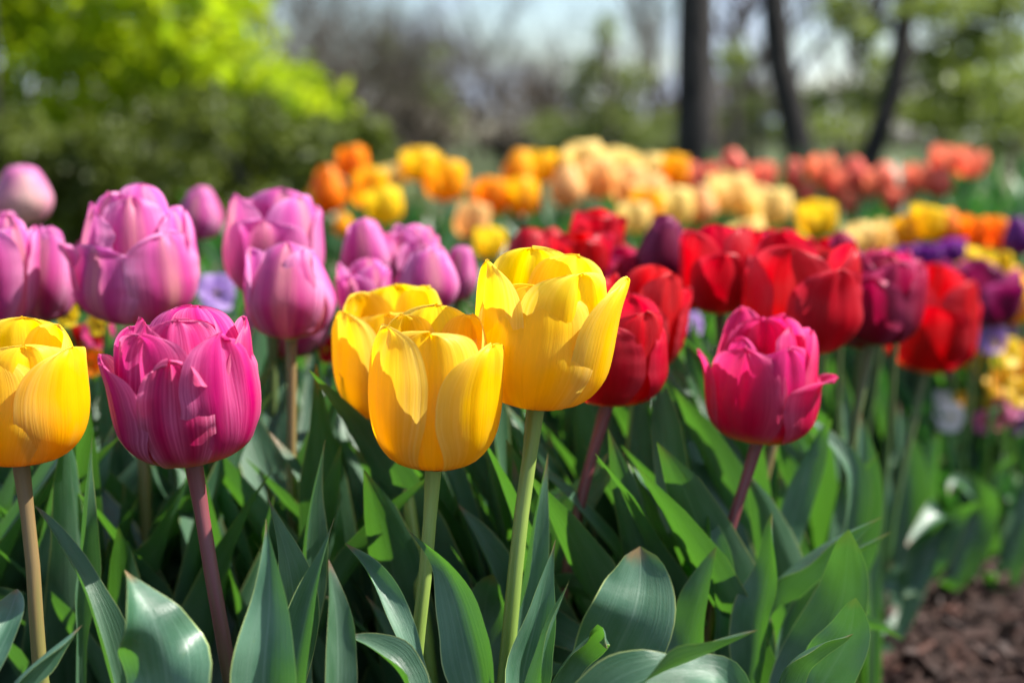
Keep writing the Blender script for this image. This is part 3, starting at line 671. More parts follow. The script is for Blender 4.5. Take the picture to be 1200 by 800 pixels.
# ------------------------------------------------------------------ tulips
def tulip(label, colour, bx, by, ty, w, D, form, tilt=None, toward=None, foot=None, stem='green', group=None, seed=0, leaves=3, detail=None, spin=0., srad=None):
    g = random.Random(seed * 101 + int(bx) * 7 + int(by))
    k = D / FPX; H = (by - ty) * k; W = w * k
    base = at(bx, by, D)
    tilt = (g.gauss(0, 7) if D > 1.3 else g.uniform(-8, 8)) if tilt is None else tilt
    toward = g.uniform(-6, 6) if toward is None else toward
    rot = Euler((R(toward), R(tilt), 0), 'XYZ').to_matrix()
    axis = rot @ Vector((0, 0, 1))
    if foot:                                     # a lower point of the stem seen in the photo
        q = at(foot[0], foot[1], D + (foot[2] if len(foot) > 2 else 0.0)); d = (q - base); f = base + d * (base.z / max(.02, base.z - q.z))
        f = Vector((lerp(q.x, f.x, .6), lerp(q.y, f.y, .3), 0))
        mids = [q]
    else:
        f = Vector((base.x - axis.x * .12 + g.gauss(0, .012), base.y - axis.y * .10 + g.gauss(0, .015), 0)); mids = []
    f.z = .0
    if D > 1.0 and stem == 'green': stem = 'dark'
    root = thing('tulip', f, label, 'tulip', group)
    # stem
    sr = srad or max(.0032, min(.0045, W * .058))
    pts = []
    p0, p3 = Vector((0, 0, 0)), base - f
    if mids: 
        ctl = [(0, p0), (.5, mids[0] - f), (1, p3 + axis * .004)]
        c1 = mids[0] - f
        for i in range(15):
            t = i / 14; pts.append(Vector([interp([(0, p0[a]), ((c1.z) / p3.z, c1[a]), (1, p3[a])], t) for a in range(3)]))
    else:
        p1, p2 = Vector((0, 0, p3.z * .4)), p3 - axis * p3.z * .35
        for i in range(11):
            t = i / 10; pts.append(p0 * (1-t)**3 + p1 * 3*t*(1-t)**2 + p2 * 3*t*t*(1-t) + p3 * t**3)
    ph = g.uniform(0, 50)
    for q in range(1, len(pts) - 1):
        z = pts[q].z; e = math.sin(math.pi * q / (len(pts) - 1)) * .006
        pts[q] = pts[q] + Vector((e * noise.noise(Vector((z * 9, ph, 0))), e * noise.noise(Vector((z * 9, ph, 5))), 0))
    pts.append(p3 + axis * .003)
    mb = MB(); n = len(pts); mb.tube(pts, [sr * (1.15 - .25 * smooth(0, .9, i / n) + (.25 if i >= n - 2 else 0)) for i in range(n)], 10 if D < 1 else 6)
    link('stem', mb.mesh('stem', STEM[stem]), root)
    if detail is None: detail = 2 if D < .92 else (1 if w > 48 else 0)
    meshes = bloom_protos(form, seed if form not in HERO else 0, colour, detail)
    M = Matrix.LocRotScale(base - f, rot.to_quaternion(), Vector((W, W, H))) @ Matrix.Rotation(R(spin), 4, 'Z')
    if detail == 0:
        o = link('flower', meshes[0], root); o.matrix_local = M
    else:
        fl = link('flower', PIST, root); fl.matrix_local = M
        for me in meshes: link('petal', me, fl)
        link('stamens', STAM, fl)
    far = D > 1.45
    for i in range(leaves):
        a = g.uniform(0, 6.3) if bx < 850 or D > 1.6 else g.uniform(.4, 2.4)
        zb = g.uniform(.01, .07); L = g.uniform(.24, .36) * (base.z / .45)
        put_leaf(root, g, Vector((-math.sin(a) * .006, math.cos(a) * .006, zb)), L, a, far)
    return root

BED = {}
def T(key, *a, **k): BED[key] = tulip(*a, **k)
GY, GM, GP, GR = 'yellow tulips in the front of the bed', 'magenta tulips in the front of the bed', 'orchid pink tulips behind the front blooms', 'red tulips in the middle of the bed'
# front row
T('A', 'yellow tulip lowest of the three overlapping in the middle, its tip flared', 'yellow', 508, 546, 361, 150, .72, 'A', tilt=1, toward=5, foot=(489, 800), group=GY, seed=1, leaves=1)
T('B', 'widest yellow tulip, on a pale green stem in front of red blooms', 'yellow', 628, 474, 297, 166, .745, 'B', tilt=5, toward=6, foot=(590, 800), group=GY, seed=2, leaves=1)
T('C', 'yellow tulip half hidden behind the two larger yellow ones', 'yellow', 468, 490, 338, 140, .86, 'C', tilt=-2, toward=4, foot=(497, 700), group=GY, seed=3, leaves=2)
T('D', 'yellow tulip cut by the edge, left of the magenta one', 'yellow', 24, 540, 376, 158, .735, 'D', tilt=2, toward=4, foot=(46, 730), stem='brown', group=GY, seed=4, leaves=1)
T('E', 'sharp ruffled magenta tulip with pale streaked petals on a purple stem', 'magenta', 226, 538, 358, 165, .70, 'E', tilt=-3, toward=7, foot=(267, 780), stem='red', group=GM, seed=5, leaves=1)
T('F', 'rose pink open tulip standing alone above leaves, one petal curling outward', 'rose', 888, 516, 364, 126, .88, 'F', tilt=2, toward=4, foot=(850, 650), stem='red', group=GM, seed=6, leaves=0)
# orchid pink group
T('G', 'big double orchid tulip behind the magenta one, frilled and wide open', 'orchid', 165, 375, 217, 140, .95, 'G', tilt=0, toward=8, foot=(172, 640), stem='brown', group=GP, seed=7, detail=2)
T('H', 'smooth pointed orchid tulip with a pale central stripe on brown stem', 'orchid', 341, 396, 281, 104, .93, 'H', tilt=0, toward=2, foot=(343, 590), stem='brown', group=GP, seed=8, detail=2)
T('I', 'tall orchid tulip rising behind the pointed striped one', 'orchid', 320, 350, 219, 118, 1.04, 'cup', tilt=3, toward=3, group=GP, seed=9)
T('I2', 'deep pink tulip mostly hidden under the tall orchid pair', 'orchid', 338, 418, 300, 105, 1.08, 'egg', tilt=2, toward=2, group=GP, seed=10)
T('J', 'orchid tulip cut by the edge above the yellow one', 'orchid', 2, 382, 252, 88, .94, 'cup', tilt=2, toward=3, group=GP, seed=11, detail=2)
T('K', 'orchid tulip between the edge bloom and the big double one', 'orchid', 52, 376, 262, 74, 1.0, 'egg', tilt=6, toward=3, group=GP, seed=12)
T('K2', 'orchid tulip peeking out at the top edge of the crowded pair', 'orchid', 10, 330, 246, 50, 1.1, 'egg', tilt=2, toward=3, group=GP, seed=13)
T('G2', 'dark plum tulip in shadow beside the big double orchid bloom', 'maroon', 108, 366, 280, 58, 1.12, 'egg', tilt=-4, toward=3, group=GP, seed=14)
T('L', 'round pale pink and cream bud before the dark hedge', 'pale', 28, 263, 192, 68, 1.35, 'bud', tilt=2, toward=4, group=GP, seed=15, detail=1)
T('M', 'small distant orchid tulip peeking out between two larger orchid ones', 'orchid', 233, 281, 217, 54, 1.35, 'egg', tilt=6, toward=3, group=GP, seed=16)
T('N1', 'orchid tulip with a tall pointed tip behind the yellow ones', 'orchid', 432, 335, 254, 62, 1.08, 'egg', tilt=-4, toward=3, group=GP, seed=17)
T('N2', 'low rounded orchid tulip just above the hidden yellow one', 'orchid', 428, 372, 304, 64, 1.02, 'cup', tilt=-3, toward=4, group=GP, seed=18)
T('N3', 'orchid tulip with a buff striped petal above the front yellow one', 'orchid', 500, 365, 284, 78, 1.0, 'egg', tilt=2, toward=3, group=GP, seed=19, spin=8)
T('N4', 'ruffled orchid tulip in the middle of the orchid cluster', 'orchid', 482, 340, 262, 70, 1.10, 'double', tilt=1, toward=3, group=GP, seed=20)
T('N5', 'small orchid tulip on the outer side of the cluster next to yellow', 'orchid', 535, 352, 285, 42, 1.12, 'bud', tilt=7, toward=3, group=GP, seed=21, detail=1)
# red group
T('R1', 'dark red tulip directly behind the widest yellow one', 'red', 712, 472, 345, 132, .88, 'cup', tilt=4, toward=4, foot=(675, 610), stem='red', group=GR, seed=31, detail=2)
T('R2', 'scarlet tulip with an outward curling petal next to the yellow one', 'scarlet', 748, 432, 312, 100, 1.0, 'open', tilt=4, toward=4, group=GR, seed=32, detail=2)
T('R3', 'small red tulip just above the rim of the widest yellow one', 'red', 680, 330, 272, 76, 1.12, 'cup', toward=4, group=GR, seed=33)
T('R4', 'red tulip at the peak of the reds, under the cream row', 'red', 700, 310, 244, 62, 1.22, 'cup', toward=4, group=GR, seed=34)
T('R5', 'red tulip at the end of the reds beside a yellow bloom', 'red', 618, 318, 266, 54, 1.22, 'egg', toward=4, group=GR, seed=35)
T('R5b', 'red tulip with a pinkish petal tucked between two smaller reds', 'scarlet', 648, 312, 266, 44, 1.26, 'egg', toward=4, group=GR, seed=36)
T('R6', 'dark maroon tulip with a violet sheen in front of the cream row', 'maroon', 772, 338, 250, 62, 1.14, 'egg', tilt=5, toward=3, group=GR, seed=37)
T('R6b', 'pinkish crimson tulip between the maroon and the scarlet ones', 'crimson', 738, 352, 290, 60, 1.16, 'cup', toward=4, group=GR, seed=38)
T('R6c', 'rose tulip half hidden beside the dark maroon one', 'rose', 800, 340, 268, 48, 1.25, 'egg', toward=4, group=GR, seed=39)
T('R7', 'bright red tulip next to the maroon one, above bare stems', 'red', 844, 366, 264, 96, 1.08, 'cup', tilt=-2, toward=4, group=GR, seed=40)
T('R7b', 'crimson tulip between two bright red ones above the rose tulip', 'crimson', 882, 358, 272, 62, 1.16, 'cup', toward=4, group=GR, seed=41)
T('R8', 'largest red tulip, above the rose pink one, a petal flaring sideways', 'red', 935, 412, 270, 138, 1.02, 'open', tilt=2, toward=4, foot=(874, 640), stem='brown', group=GR, seed=42, leaves=6, detail=2, spin=20)
T('R9', 'crimson tulip with pink rims beside the largest red one', 'crimson', 1022, 402, 290, 108, 1.14, 'double', toward=4, foot=(975, 640), group=GR, seed=43, leaves=6)
T('R9b', 'small crimson tulip tucked behind the pink rimmed one', 'crimson', 985, 345, 270, 52, 1.25, 'egg', toward=4, group=GR, seed=44)
T('R10', 'red tulip with yellow showing at its base near the violas', 'red', 1084, 434, 308, 110, 1.42, 'open', tilt=4, toward=4, foot=(1046, 600), group=GR, seed=45, leaves=7, detail=2)
T('R11', 'maroon tulip in front of the yellow blooms near the edge', 'maroon', 1150, 380, 304, 80, 1.7, 'open', tilt=8, toward=4, group=GR, seed=46, leaves=6)
T('R12', 'dim crimson tulip wedged behind the yellow based red one', 'crimson', 1052, 362, 300, 62, 1.2, 'cup', toward=4, group=GR, seed=47)
for i, (lab, c, x, y0, y1, w, D, fm) in enumerate([
 ('dull red tulip squeezed behind the largest red one', 'red', 905, 345, 268, 66, 1.28, 'cup'), ('red tulip behind the flaring petal of the largest red', 'red', 968, 352, 276, 60, 1.26, 'cup'),
 ('crimson tulip at the back between the pink rimmed and the yellow based', 'crimson', 1040, 350, 288, 56, 1.32, 'cup'), ('dark crimson tulip low beside the pink rimmed one', 'crimson', 1008, 408, 330, 62, 1.2, 'egg'),
 ('maroon tulip behind the yellow based red one', 'maroon', 1114, 362, 306, 50, 1.7, 'cup'), ('scarlet tulip behind the first bright red one', 'scarlet', 858, 330, 262, 58, 1.32, 'egg'),
 ('crimson tulip low under the maroon and the bright red', 'crimson', 795, 366, 306, 54, 1.25, 'egg'), ('red tulip glimpsed between the widest yellow and the scarlet', 'red', 722, 340, 284, 56, 1.3, 'egg')]):
    T('r%d' % i, lab, c, x, y0, y1, w, D, fm, toward=4, group=GR, seed=50 + i)
# orange, yellow, cream and peach row behind
GO = 'orange yellow and cream tulips in the back row'
GC = 'coral tulips in the back row'
GB = 'tulips of the bed near the edge'
BACK = [  # label, colour, centre x, centre y, height, width, depth, form
 ('tall orange tulip next to the hedge, taller of the two clear orange ones', 'orange', 384, 222, 58, 42, 2.3, 'egg'),
 ('topmost orange tulip against the hedge', 'orange', 415, 190, 40, 36, 2.5, 'egg'),
 ('amber tulip directly beneath the topmost orange one', 'gold', 428, 219, 50, 39, 2.35, 'egg'),
 ('golden tulip partly behind the tall orchid one', 'gold', 362, 236, 44, 34, 2.3, 'egg'),
 ('small cream tulip above the round yellow one', 'cream', 463, 207, 32, 32, 2.5, 'cup'),
 ('round yellow tulip right above the orchid cluster', 'lemon', 455, 240, 45, 43, 2.2, 'egg'),
 ('dim golden tulip low behind the tall orange one', 'gold', 400, 263, 28, 24, 2.3, 'egg'),
 ('yellow tulip topping the pair before the brown thicket', 'lemon', 494, 193, 42, 45, 2.5, 'cup'),
 ('larger lower yellow tulip of the pair before the brown thicket', 'gold', 521, 211, 50, 49, 2.35, 'egg'),
 ('single orange tulip in the middle of the row, alone', 'orange', 573, 229, 43, 44, 2.4, 'cup'),
 ('peach tulip below the single orange one', 'peach', 548, 257, 45, 41, 2.1, 'egg'),
 ('yellow tulip touching the small reds from behind', 'lemon', 572, 284, 36, 36, 1.9, 'cup'),
 ('golden tulip next to the single orange one, upper', 'gold', 604, 197, 46, 38, 2.5, 'egg'),
 ('golden tulip at the top of the golden trio', 'gold', 634, 195, 40, 38, 2.6, 'cup'),
 ('golden tulip lowest of the golden trio', 'gold', 617, 229, 46, 40, 2.4, 'egg'),
 ('pale peach tulip between the golden trio and the cream crowd', 'peach', 664, 217, 52, 40, 2.4, 'egg'),
 ('cream yellow tulip highest in the cream crowd', 'cream', 686, 187, 44, 46, 2.6, 'cup'),
 ('cream tulip just under the highest cream one', 'peach', 704, 208, 50, 42, 2.5, 'egg'),
 ('cream tulip left of centre in the cream crowd, top level', 'cream', 722, 196, 46, 40, 2.6, 'cup'),
 ('peach tulip in the centre of the cream crowd', 'peach', 738, 216, 50, 42, 2.45, 'egg'),
 ('cream tulip at the top next to the yellow one with red behind', 'cream', 758, 200, 46, 42, 2.6, 'cup'),
 ('peach tulip under the top cream ones, over the maroon tulip', 'peach', 764, 226, 46, 42, 2.4, 'cup'),
 ('cream tulip behind the red peak tulip', 'cream', 740, 254, 38, 40, 2.1, 'cup'),
 ('golden cream tulip low above the maroon one', 'gold', 755, 240, 40, 40, 2.2, 'cup'),
 ('yellow tulip standing before the thick dark trunk', 'gold', 788, 200, 40, 36, 2.6, 'cup'),
 ('coral tulip half behind the yellow one by the dark trunk', 'coral', 805, 206, 34, 28, 2.9, 'egg'),
 ('cream tulip below the thick dark trunk', 'cream', 793, 241, 46, 42, 2.3, 'cup'),
 ('peach tulip below the thick dark trunk, nearer the coral row', 'peach', 820, 240, 46, 42, 2.35, 'egg'),
 ('broad cream tulip past the trunk, highest of its three', 'cream', 855, 225, 50, 52, 2.4, 'cup'),
 ('peach cream tulip behind the broad cream one', 'peach', 878, 235, 42, 38, 2.5, 'cup'),
 ('cream tulip at the end of the cream crowd beside a clear yellow one', 'cream', 902, 242, 46, 50, 2.35, 'cup'),
 ('pale cream tulip low behind the bright reds', 'cream', 878, 272, 30, 46, 2.1, 'cup'),
 ('clear yellow tulip alone below the coral row', 'lemon', 957, 257, 44, 46, 2.2, 'cup'),
 ('pale lemon cream tulip behind the largest red, shorter of two', 'cream', 1012, 280, 40, 40, 2.0, 'cup'),
 ('pale lemon cream tulip nearest the golden orange strip', 'cream', 1042, 278, 44, 40, 2.0, 'cup'),
]
for i, (lab, c, x, y, h, w, D, fm) in enumerate(BACK):
    fm = 'cup' if i % 3 else fm
    T('b%d' % i, lab, c, x, y + h * .5, y - h * .5, w * 1.02, D, fm, group=GO, seed=i % 7 + 60, leaves=4, detail=0)
CORAL = [
 ('coral tulip rising alone near the thick dark trunk', 862, 191, 34, 30), ('coral tulip behind the broad cream one', 838, 204, 30, 28), ('coral tulip above the last cream one', 893, 206, 36, 30),
 ('slim upright coral tulip under the forked dark tree', 931, 204, 38, 25), ('coral tulip above the clear yellow one, tallest there', 965, 198, 38, 32), ('coral tulip crowded in above the clear yellow one', 978, 216, 38, 32),
 ('pink coral tulip between the forked and crooked trees', 1001, 202, 38, 32), ('orange coral tulip hanging lower under the forked tree', 990, 236, 32, 30), ('coral tulip in the gap before the lower coral one', 1018, 214, 36, 30),
 ('coral tulip at the foot of the crooked dark tree', 1036, 208, 38, 32), ('lowest coral tulip, above the lemon cream pair', 1049, 233, 36, 34), ('coral tulip past the crooked tree, middle height', 1075, 207, 36, 34),
 ('coral tulip under the highest coral pair', 1099, 212, 40, 36), ('highest coral tulip, first of the pair', 1106, 186, 34, 34), ('last coral tulip, at the end of the row', 1134, 190, 36, 38),
 ('dull coral tulip behind the slim upright one', 946, 226, 28, 28)]
for i, (lab, x, y, h, w) in enumerate(CORAL):
    T('c%d' % i, lab, 'coral', x, y + h * .5, y - h * .5, w * .98, 2.9, 'cup' if i % 3 else 'egg', group=GC, seed=i % 5 + 80, leaves=4, detail=0)
EDGE = [
 ('golden yellow tulip topping the golden orange strip', 'lemon', 1086, 260, 42, 44, 1.95, 'cup'), ('yellow orange tulip at the start of the golden strip', 'gold', 1068, 270, 38, 32, 1.95, 'cup'),
 ('orange tulip in the middle of the golden strip', 'orange', 1114, 265, 42, 38, 1.95, 'egg'), ('orange tulip beside the last one of the golden strip', 'orange', 1140, 270, 40, 36, 1.95, 'cup'),
 ('last orange tulip of the golden strip by a purple one', 'orange', 1170, 273, 38, 42, 1.95, 'cup'), ('deep purple tulip cut by the edge', 'purple', 1196, 276, 48, 36, 1.8, 'egg'),
 ('violet purple tulip under the golden strip, middle one', 'purple', 1090, 300, 30, 40, 1.75, 'cup'), ('small violet purple tulip under the golden strip, next to yellow', 'purple', 1116, 294, 28, 34, 1.75, 'cup'),
 ('lilac purple tulip behind the pink rimmed crimson one', 'purple', 1062, 300, 26, 34, 1.75, 'cup'),
 ('round yellow tulip first of the yellows above the maroon one', 'lemon', 1105, 311, 34, 30, 1.8, 'egg'), ('bright yellow tulip just above the maroon one', 'lemon', 1136, 307, 40, 40, 1.8, 'cup'),
 ('bright yellow tulip past the maroon one, nearer the edge', 'lemon', 1166, 314, 44, 44, 1.8, 'cup'), ('large amber tulip at the edge under the yellows', 'gold', 1190, 342, 76, 58, 1.8, 'egg'),
]
for i, (lab, c, x, y, h, w, D, fm) in enumerate(EDGE):
    T('e%d' % i, lab, c, x, y + h / 2, y - h / 2, w, D, fm, group=GB, seed=i % 6 + 90, leaves=3, detail=0 if i < 9 else 1)
# low flowers
def viola(label, colour, px, py, w, D, seed, n=1):
    g = random.Random(seed); c = at(px, py, D); s = w * D / FPX
    f = Vector((c.x + g.gauss(0, .01), c.y + .01 + g.gauss(0, .01), 0))
    r_ = thing('viola', f, label, 'viola', 'low violas')
    face = Euler((R(62 + g.gauss(0, 12)), 0, R(g.gauss(5, 22)))).to_matrix()       # petals face the path
    mb = MB(); mb.tube([(0,0,0),(0,0,(c.z)*.5), tuple(c - f + face @ Vector((0,0,-.012))), tuple(c - f + face @ Vector((0,0,-.002)))], [.0016,.0014,.0012,.0012], 5)
    link('stem', mb.mesh('stem', STEM['green']), r_)
    mb = MB()
    for k, (a, l, wd) in enumerate(((90-38,.52,.30),(90+38,.52,.30),(180+8,.46,.27),(-8,.46,.27),(-90,.50,.36))):
        d = Vector((math.cos(R(a)), math.sin(R(a)), 0)); b = Vector((-d.y, d.x, 0)); rows, uvs = [], []
        for i in range(7):
            v = i / 6; hw = s * wd * math.sqrt(max(.002, 1 - ((v - .6) / .6 if v < .6 else (v - .6) / .41) ** 2))
            rows.append([face @ (d * (s * l * v) + b * (u * hw) + Vector((0, 0, s * (.10 * v * v - .06 * u * u + .04 * g.gauss(0, 1) * abs(u) * v) - .0012 * k))) + (c - f) for u in (-1, -.5, 0, .5, 1)])
            uvs.append([(.5 + u / 2, v) for u in (-1, -.5, 0, .5, 1)])
        mb.grid(rows, uvs)
    link('flower', mb.mesh('flower', PET[colour]), r_)
    for i in range(3):
        o = link('leaf', g.choice(LEAF_FAR_ME), r_); L = g.uniform(.05, .09); o.location = (0, 0, g.uniform(.02, max(.03, c.z * .6))); o.scale = (L * 1.8, L, L); o.rotation_euler.z = g.uniform(0, 6.3)
for i, (lab, c, px, py, w, D) in enumerate([
 ('pinkish violet viola topmost of the low flowers near the edge', 'violet', 1163, 396, 34, 1.55), ('yellow viola beside the red tulip base, upright', 'lemon', 1146, 416, 34, 1.6), ('yellow viola under the amber tulip', 'lemon', 1183, 412, 34, 1.55),
 ('peach yellow viola in the middle of the low cluster', 'gold', 1172, 446, 36, 1.6), ('bright yellow viola at the very edge of the low cluster', 'lemon', 1197, 458, 34, 1.55), ('tiny amber viola alone next to the white pair', 'gold', 1131, 468, 20, 1.6),
 ('white viola, upper of the white pair', 'white', 1101, 474, 32, 1.6), ('white viola, lower of the white pair', 'white', 1113, 488, 32, 1.55), ('magenta viola at the bottom of the low cluster', 'magenta', 1181, 478, 36, 1.6),
 ('pink violet viola lowest, over the green leaves', 'orchid', 1153, 494, 24, 1.6), ('pink viola under the yellow based red tulip', 'orchid', 1113, 428, 26, 1.65), ('orange viola between yellow ones in the low cluster', 'orange', 1158, 432, 28, 1.68), 
 ('amber viola at the edge beneath the bright yellow one', 'gold', 1196, 432, 30, 1.62), ('purple viola peeping out behind the peach yellow one', 'purple', 1190, 492, 30, 1.65), ('rose viola low beside the magenta one', 'rose', 1168, 490, 24, 1.62),
 ('yellow viola between the edge yellow tulip and the magenta one', 'lemon', 78, 368, 26, 1.05), ('golden viola beside the magenta tulip rim', 'lemon', 114, 376, 30, 1.05), ('rose viola under the golden one by the magenta tulip', 'rose', 116, 392, 36, 1.1),
 ('red viola deep between the yellow and the magenta tulip', 'red', 98, 402, 40, 1.1), ('orange viola lowest between the yellow and magenta tulip', 'orange', 106, 424, 30, 1.05), ('pale violet viola in the gap beside the striped orchid tulip', 'violet', 254, 342, 42, 1.3),
 ('coral red viola between the magenta and the striped orchid tulip', 'scarlet', 302, 420, 28, 1.1), ('red viola low beside the hidden yellow tulip', 'scarlet', 382, 408, 28, 1.1), ('violet viola in the green gap beside the rose tulip', 'violet', 812, 378, 26, 1.5), ('yellow viola tucked beneath the pinkish violet topmost one', 'lemon', 1160, 414, 34, 1.62), ('golden viola peeking between amber tulip and violas', 'gold', 1176, 428, 32, 1.64),
 ('orange viola at the edge above the amber one', 'orange', 1195, 414, 32, 1.66), ('red orange viola under the golden one in the low cluster', 'scarlet', 1160, 456, 26, 1.64), ('pink viola between magenta and bright yellow violas', 'orchid', 1190, 474, 28, 1.6),
 ('rose viola above the peach yellow one', 'rose', 1152, 440, 24, 1.66), ('lilac viola near the amber tulip base', 'violet', 1180, 392, 28, 1.66), ('yellow viola low beside the magenta viola', 'lemon', 1166, 474, 28, 1.62)]):
    viola(lab, c, px, py, w * 1.15, D + .14 if px > 1050 else D, 200 + i)

# leaves of the front plants as they stand in the photo
def L(key, pix, width, **k): return leaf_px(BED[key], pix, width, seed=len(pix) + width * .37, **k)
L('D', [(150,860,.66),(128,780,.66),(100,690,.665),(68,632,.67),(40,592,.675)], 50, roll=(30,55), fold=.9, peak=.3)
L('E', [(200,900,.62),(196,800,.62),(183,735,.62),(160,690,.625),(146,668,.63)], 118, roll=(-25,20), fold=.4, wave=1.0, p=.85, peak=.5)
L('D', [(-10,880,.64),(10,810,.64),(48,770,.645),(96,732,.65)], 46, roll=(50,70), fold=.7)
L('D', [(-40,860,.63),(-20,780,.64),(10,720,.66),(20,690,.68)], 60, roll=(-30,-20), fold=.5)
L('D', [(92,760,.80),(94,660,.79),(98,590,.78),(108,508,.78)], 32, roll=(30,75), fold=.8)
L('E', [(310,900,.64),(308,800,.64),(316,700,.645),(312,608,.65)], 84, roll=(10,-15), fold=.45, wave=.2, p=.95, peak=.38)
L('E', [(340,900,.67),(345,800,.67),(362,710,.675),(392,606,.68)], 62, roll=(-25,-40), fold=.6, p=.9, peak=.35)
L('E', [(330,840,.70),(345,740,.70),(338,660,.70),(313,580,.70)], 58, roll=(20,35), fold=.5, p=.85)
L('C', [(350,800,.80),(352,690,.80),(362,600,.80),(381,515,.80)], 50, roll=(40,65), fold=.7, p=.9)
L('A', [(510,860,.68),(470,740,.69),(432,670,.70),(404,636,.71)], 40, roll=(55,35), fold=.8)
L('A', [(575,880,.68),(556,760,.69),(525,670,.70),(476,618,.71)], 72, roll=(-25,-45), fold=.5, p=.8)
L('A', [(500,860,.66),(470,790,.665),(440,760,.67),(406,744,.675)], 50, roll=(60,50), fold=.6)
L('A', [(392,900,.65),(396,790,.655),(394,720,.66),(385,655,.665)], 46, roll=(15,30), fold=.5)
L('B', [(598,900,.79),(602,760,.79),(618,650,.79),(642,530,.79)], 44, roll=(45,70), fold=.7)
L('B', [(610,900,.72),(612,800,.72),(630,720,.72),(651,632,.72)], 66, roll=(20,30), fold=.5, p=.85)
L('B', [(622,900,.68),(628,800,.68),(645,740,.68),(667,680,.68)], 40, roll=(-45,-60), fold=.6, p=.9)
L('B', [(690,860,.78),(715,780,.78),(742,720,.775),(750,680,.785),(750,640,.79)], 108, roll=(-10,8), fold=.25, wave=.12, p=.42, peak=.55)
L('B', [(640,860,.70),(655,790,.70),(680,755,.70),(706,738,.69),(712,760,.67)], 48, roll=(35,80), fold=.6)
L('C', [(575,800,.86),(582,690,.86),(560,630,.86),(536,590,.86)], 44, roll=(30,50), fold=.7)
L('C', [(560,860,.84),(566,760,.84),(570,700,.84),(578,672,.83)], 62, roll=(0,10), fold=.3, p=.45, peak=.55)
L('F', [(660,850,.64),(745,800,.64),(820,770,.64),(888,738,.64)], 58, roll=(-30,-75), fold=.7, wave=.5)
L('F', [(870,880,.66),(850,800,.66),(800,785,.655),(735,800,.65)], 54, roll=(30,20), fold=.5, wave=.3)
L('F', [(846,800,.86),(842,720,.86),(832,640,.86),(822,578,.86)], 46, roll=(25,60), fold=.8)
L('F', [(880,820,.85),(890,730,.85),(902,660,.85),(905,600,.85)], 54, roll=(-20,-50), fold=.7)
L('F', [(880,790,.88),(905,690,.88),(960,640,.87),(1036,604,.86)], 44, roll=(60,75), fold=.7, wave=.4)
L('F', [(905,800,.90),(930,700,.90),(980,655,.89),(1046,622,.88)], 34, roll=(50,60), fold=.6, wave=.4)
L('F', [(900,900,.84),(945,790,.84),(985,710,.84),(995,620,.83)], 88, roll=(10,-20), fold=.4, wave=.3, p=.5, peak=.5)
L('F', [(925,880,.78),(965,800,.78),(995,745,.775),(1003,700,.77)], 80, roll=(-20,-20), fold=.3, p=.55, peak=.5)
L('F', [(900,860,.74),(915,800,.74),(940,765,.735),(1000,742,.73)], 52, roll=(45,70), fold=.6)
L('F', [(800,860,.82),(806,760,.82),(822,690,.82),(840,640,.82)], 60, roll=(-20,-40), fold=.5)
L('R1', [(690,800,.98),(715,690,.98),(745,640,.98),(790,610,.96),(800,640,.95)], 62, roll=(10,60), fold=.4, p=.45, peak=.6)
L('R2', [(905,700,1.02),(935,590,1.02),(960,510,1.02),(975,490,1.01)], 40, roll=(10,40), fold=.4, p=.5)
L('R8', [(985,700,1.05),(1000,560,1.05),(960,505,1.05),(945,500,1.03),(968,525,1.02)], 34, roll=(20,60), fold=.5)
L('R10', [(1040,680,1.45),(1070,680,1.45),(1090,620,1.45),(1102,602,1.44),(1062,640,1.40)], 44, roll=(10,40), fold=.5)
L('R10', [(1030,680,1.48),(1030,600,1.48),(1036,530,1.48),(1040,490,1.48)], 34, roll=(40,60), fold=.6)
L('R11', [(1130,680,1.65),(1150,600,1.65),(1165,550,1.64),(1195,530,1.62)], 36, roll=(30,60), fold=.5)
L('R11', [(1120,680,1.62),(1135,640,1.62),(1150,590,1.62),(1120,565,1.58),(1112,580,1.56)], 40, roll=(0,30), fold=.4)
L('R11', [(1180,680,1.66),(1196,610,1.66),(1210,560,1.66),(1230,540,1.64)], 46, roll=(10,40), fold=.5)

L('R10', [(1075,690,1.60),(1082,620,1.60),(1092,560,1.60),(1100,505,1.60)], 46, roll=(-10,-40), fold=.5)
L('R10', [(1050,700,1.55),(1062,610,1.55),(1060,545,1.55),(1052,470,1.55)], 44, roll=(20,50), fold=.5)
L('R10', [(1060,720,1.45),(1085,650,1.45),(1120,600,1.45),(1150,588,1.43)], 44, roll=(25,55), fold=.5)
L('R11', [(1160,690,1.75),(1150,630,1.75),(1130,560,1.75),(1125,515,1.75)], 46, roll=(10,-30), fold=.5)
L('R9', [(985,760,1.12),(1000,650,1.12),(1012,560,1.12),(1008,480,1.12)], 44, roll=(20,40), fold=.5)
L('R9', [(960,740,1.10),(975,640,1.10),(990,570,1.10),(1030,530,1.08)], 46, roll=(40,60), fold=.5)
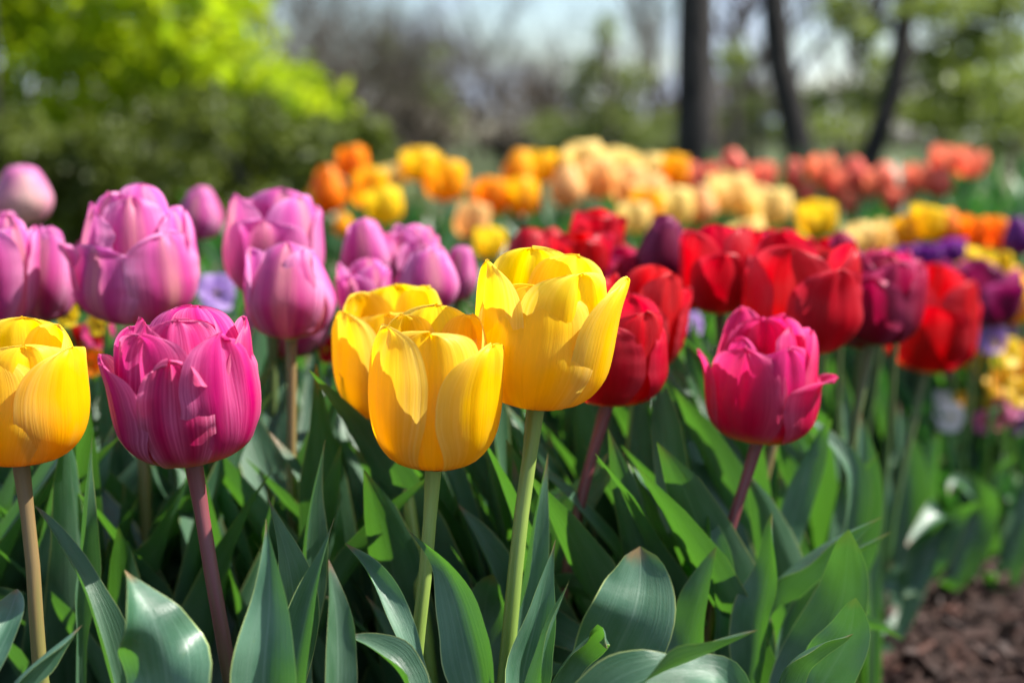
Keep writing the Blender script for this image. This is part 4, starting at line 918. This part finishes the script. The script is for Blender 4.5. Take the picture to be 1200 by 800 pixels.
# the mass of leaves that fills the beds
eg = random.Random(3)
def edge_x(y): return interp([(.8,.17),(1.1,.23),(1.45,.29),(1.65,.40),(1.76,.62),(1.9,.95),(3.2,2.2)], y) + eg.gauss(0, .03)
def leaf_mass(label, spots, far, seed):
    g = random.Random(seed); src = [random_leaf(400 + s, 10, 5) for s in range(10)]
    arr = [(np.array(s.v), np.array(s.f), np.array(s.uv)) for s in src]
    V, F, U, b = [], [], [], 0
    for (x, y, L_) in spots:
        v, f, u = g.choice(arr); a = g.uniform(0, 6.3) if y > 1.9 or x < edge_x(y) - .22 else g.uniform(.5, 2.6); c, s = math.cos(a), math.sin(a)
        rot = np.array([[c, -s, 0], [s, c, 0], [0, 0, 1]])
        V.append((v * np.array([L_ * 1.05, L_, L_])) @ rot.T + np.array([x, y, g.uniform(.0, .05)])); F.append(f + b); U.append(u); b += len(v)
    V = np.concatenate(V); F = np.concatenate(F); U = np.concatenate(U)
    me = bpy.data.meshes.new('leaf_mass'); me.from_pydata(V.tolist(), [], F.tolist())
    l = me.uv_layers.new(name='UVMap'); l.data.foreach_set('uv', U[F.ravel()].astype(np.float32).ravel())
    me.polygons.foreach_set('use_smooth', [True] * len(me.polygons)); me.materials.append(LEAF_FAR if far else LEAF)
    tag(link('tulip_leaves', me), label, 'leaves', kind='stuff')
g = random.Random(3)
spots = []
while len(spots) < 1500:
    y = .86 + 1.0 * g.random() ** 1.1; x = g.uniform(-.42 * y - .15, .42 * y + .1)
    if x < edge_x(y): spots.append((x, y, g.uniform(.27, .40)))
leaf_mass('dense blue green tulip leaves between the middle stems', spots, False, 21)
spots = []
while len(spots) < 350:
    y = 3.2 + 1.0 * g.random(); x = g.uniform(.3, .42 * y + .4); spots.append((x, y, g.uniform(.36, .50)))
while len(spots) < 1850:
    y = 1.75 + 1.7 * g.random(); x = g.uniform(-.42 * y - .2 if y < 2.2 else -.2 * y, .42 * y + .4)
    if x < edge_x(y): spots.append((x, y, g.uniform(.13, .20) if y < 2.15 and x > .42 else g.uniform(.24, .36) if y < 2.1 or x < -.28 * y else g.uniform(.30, .43)))
leaf_mass('dark green leaves and stems under the back tulips', spots, True, 22)
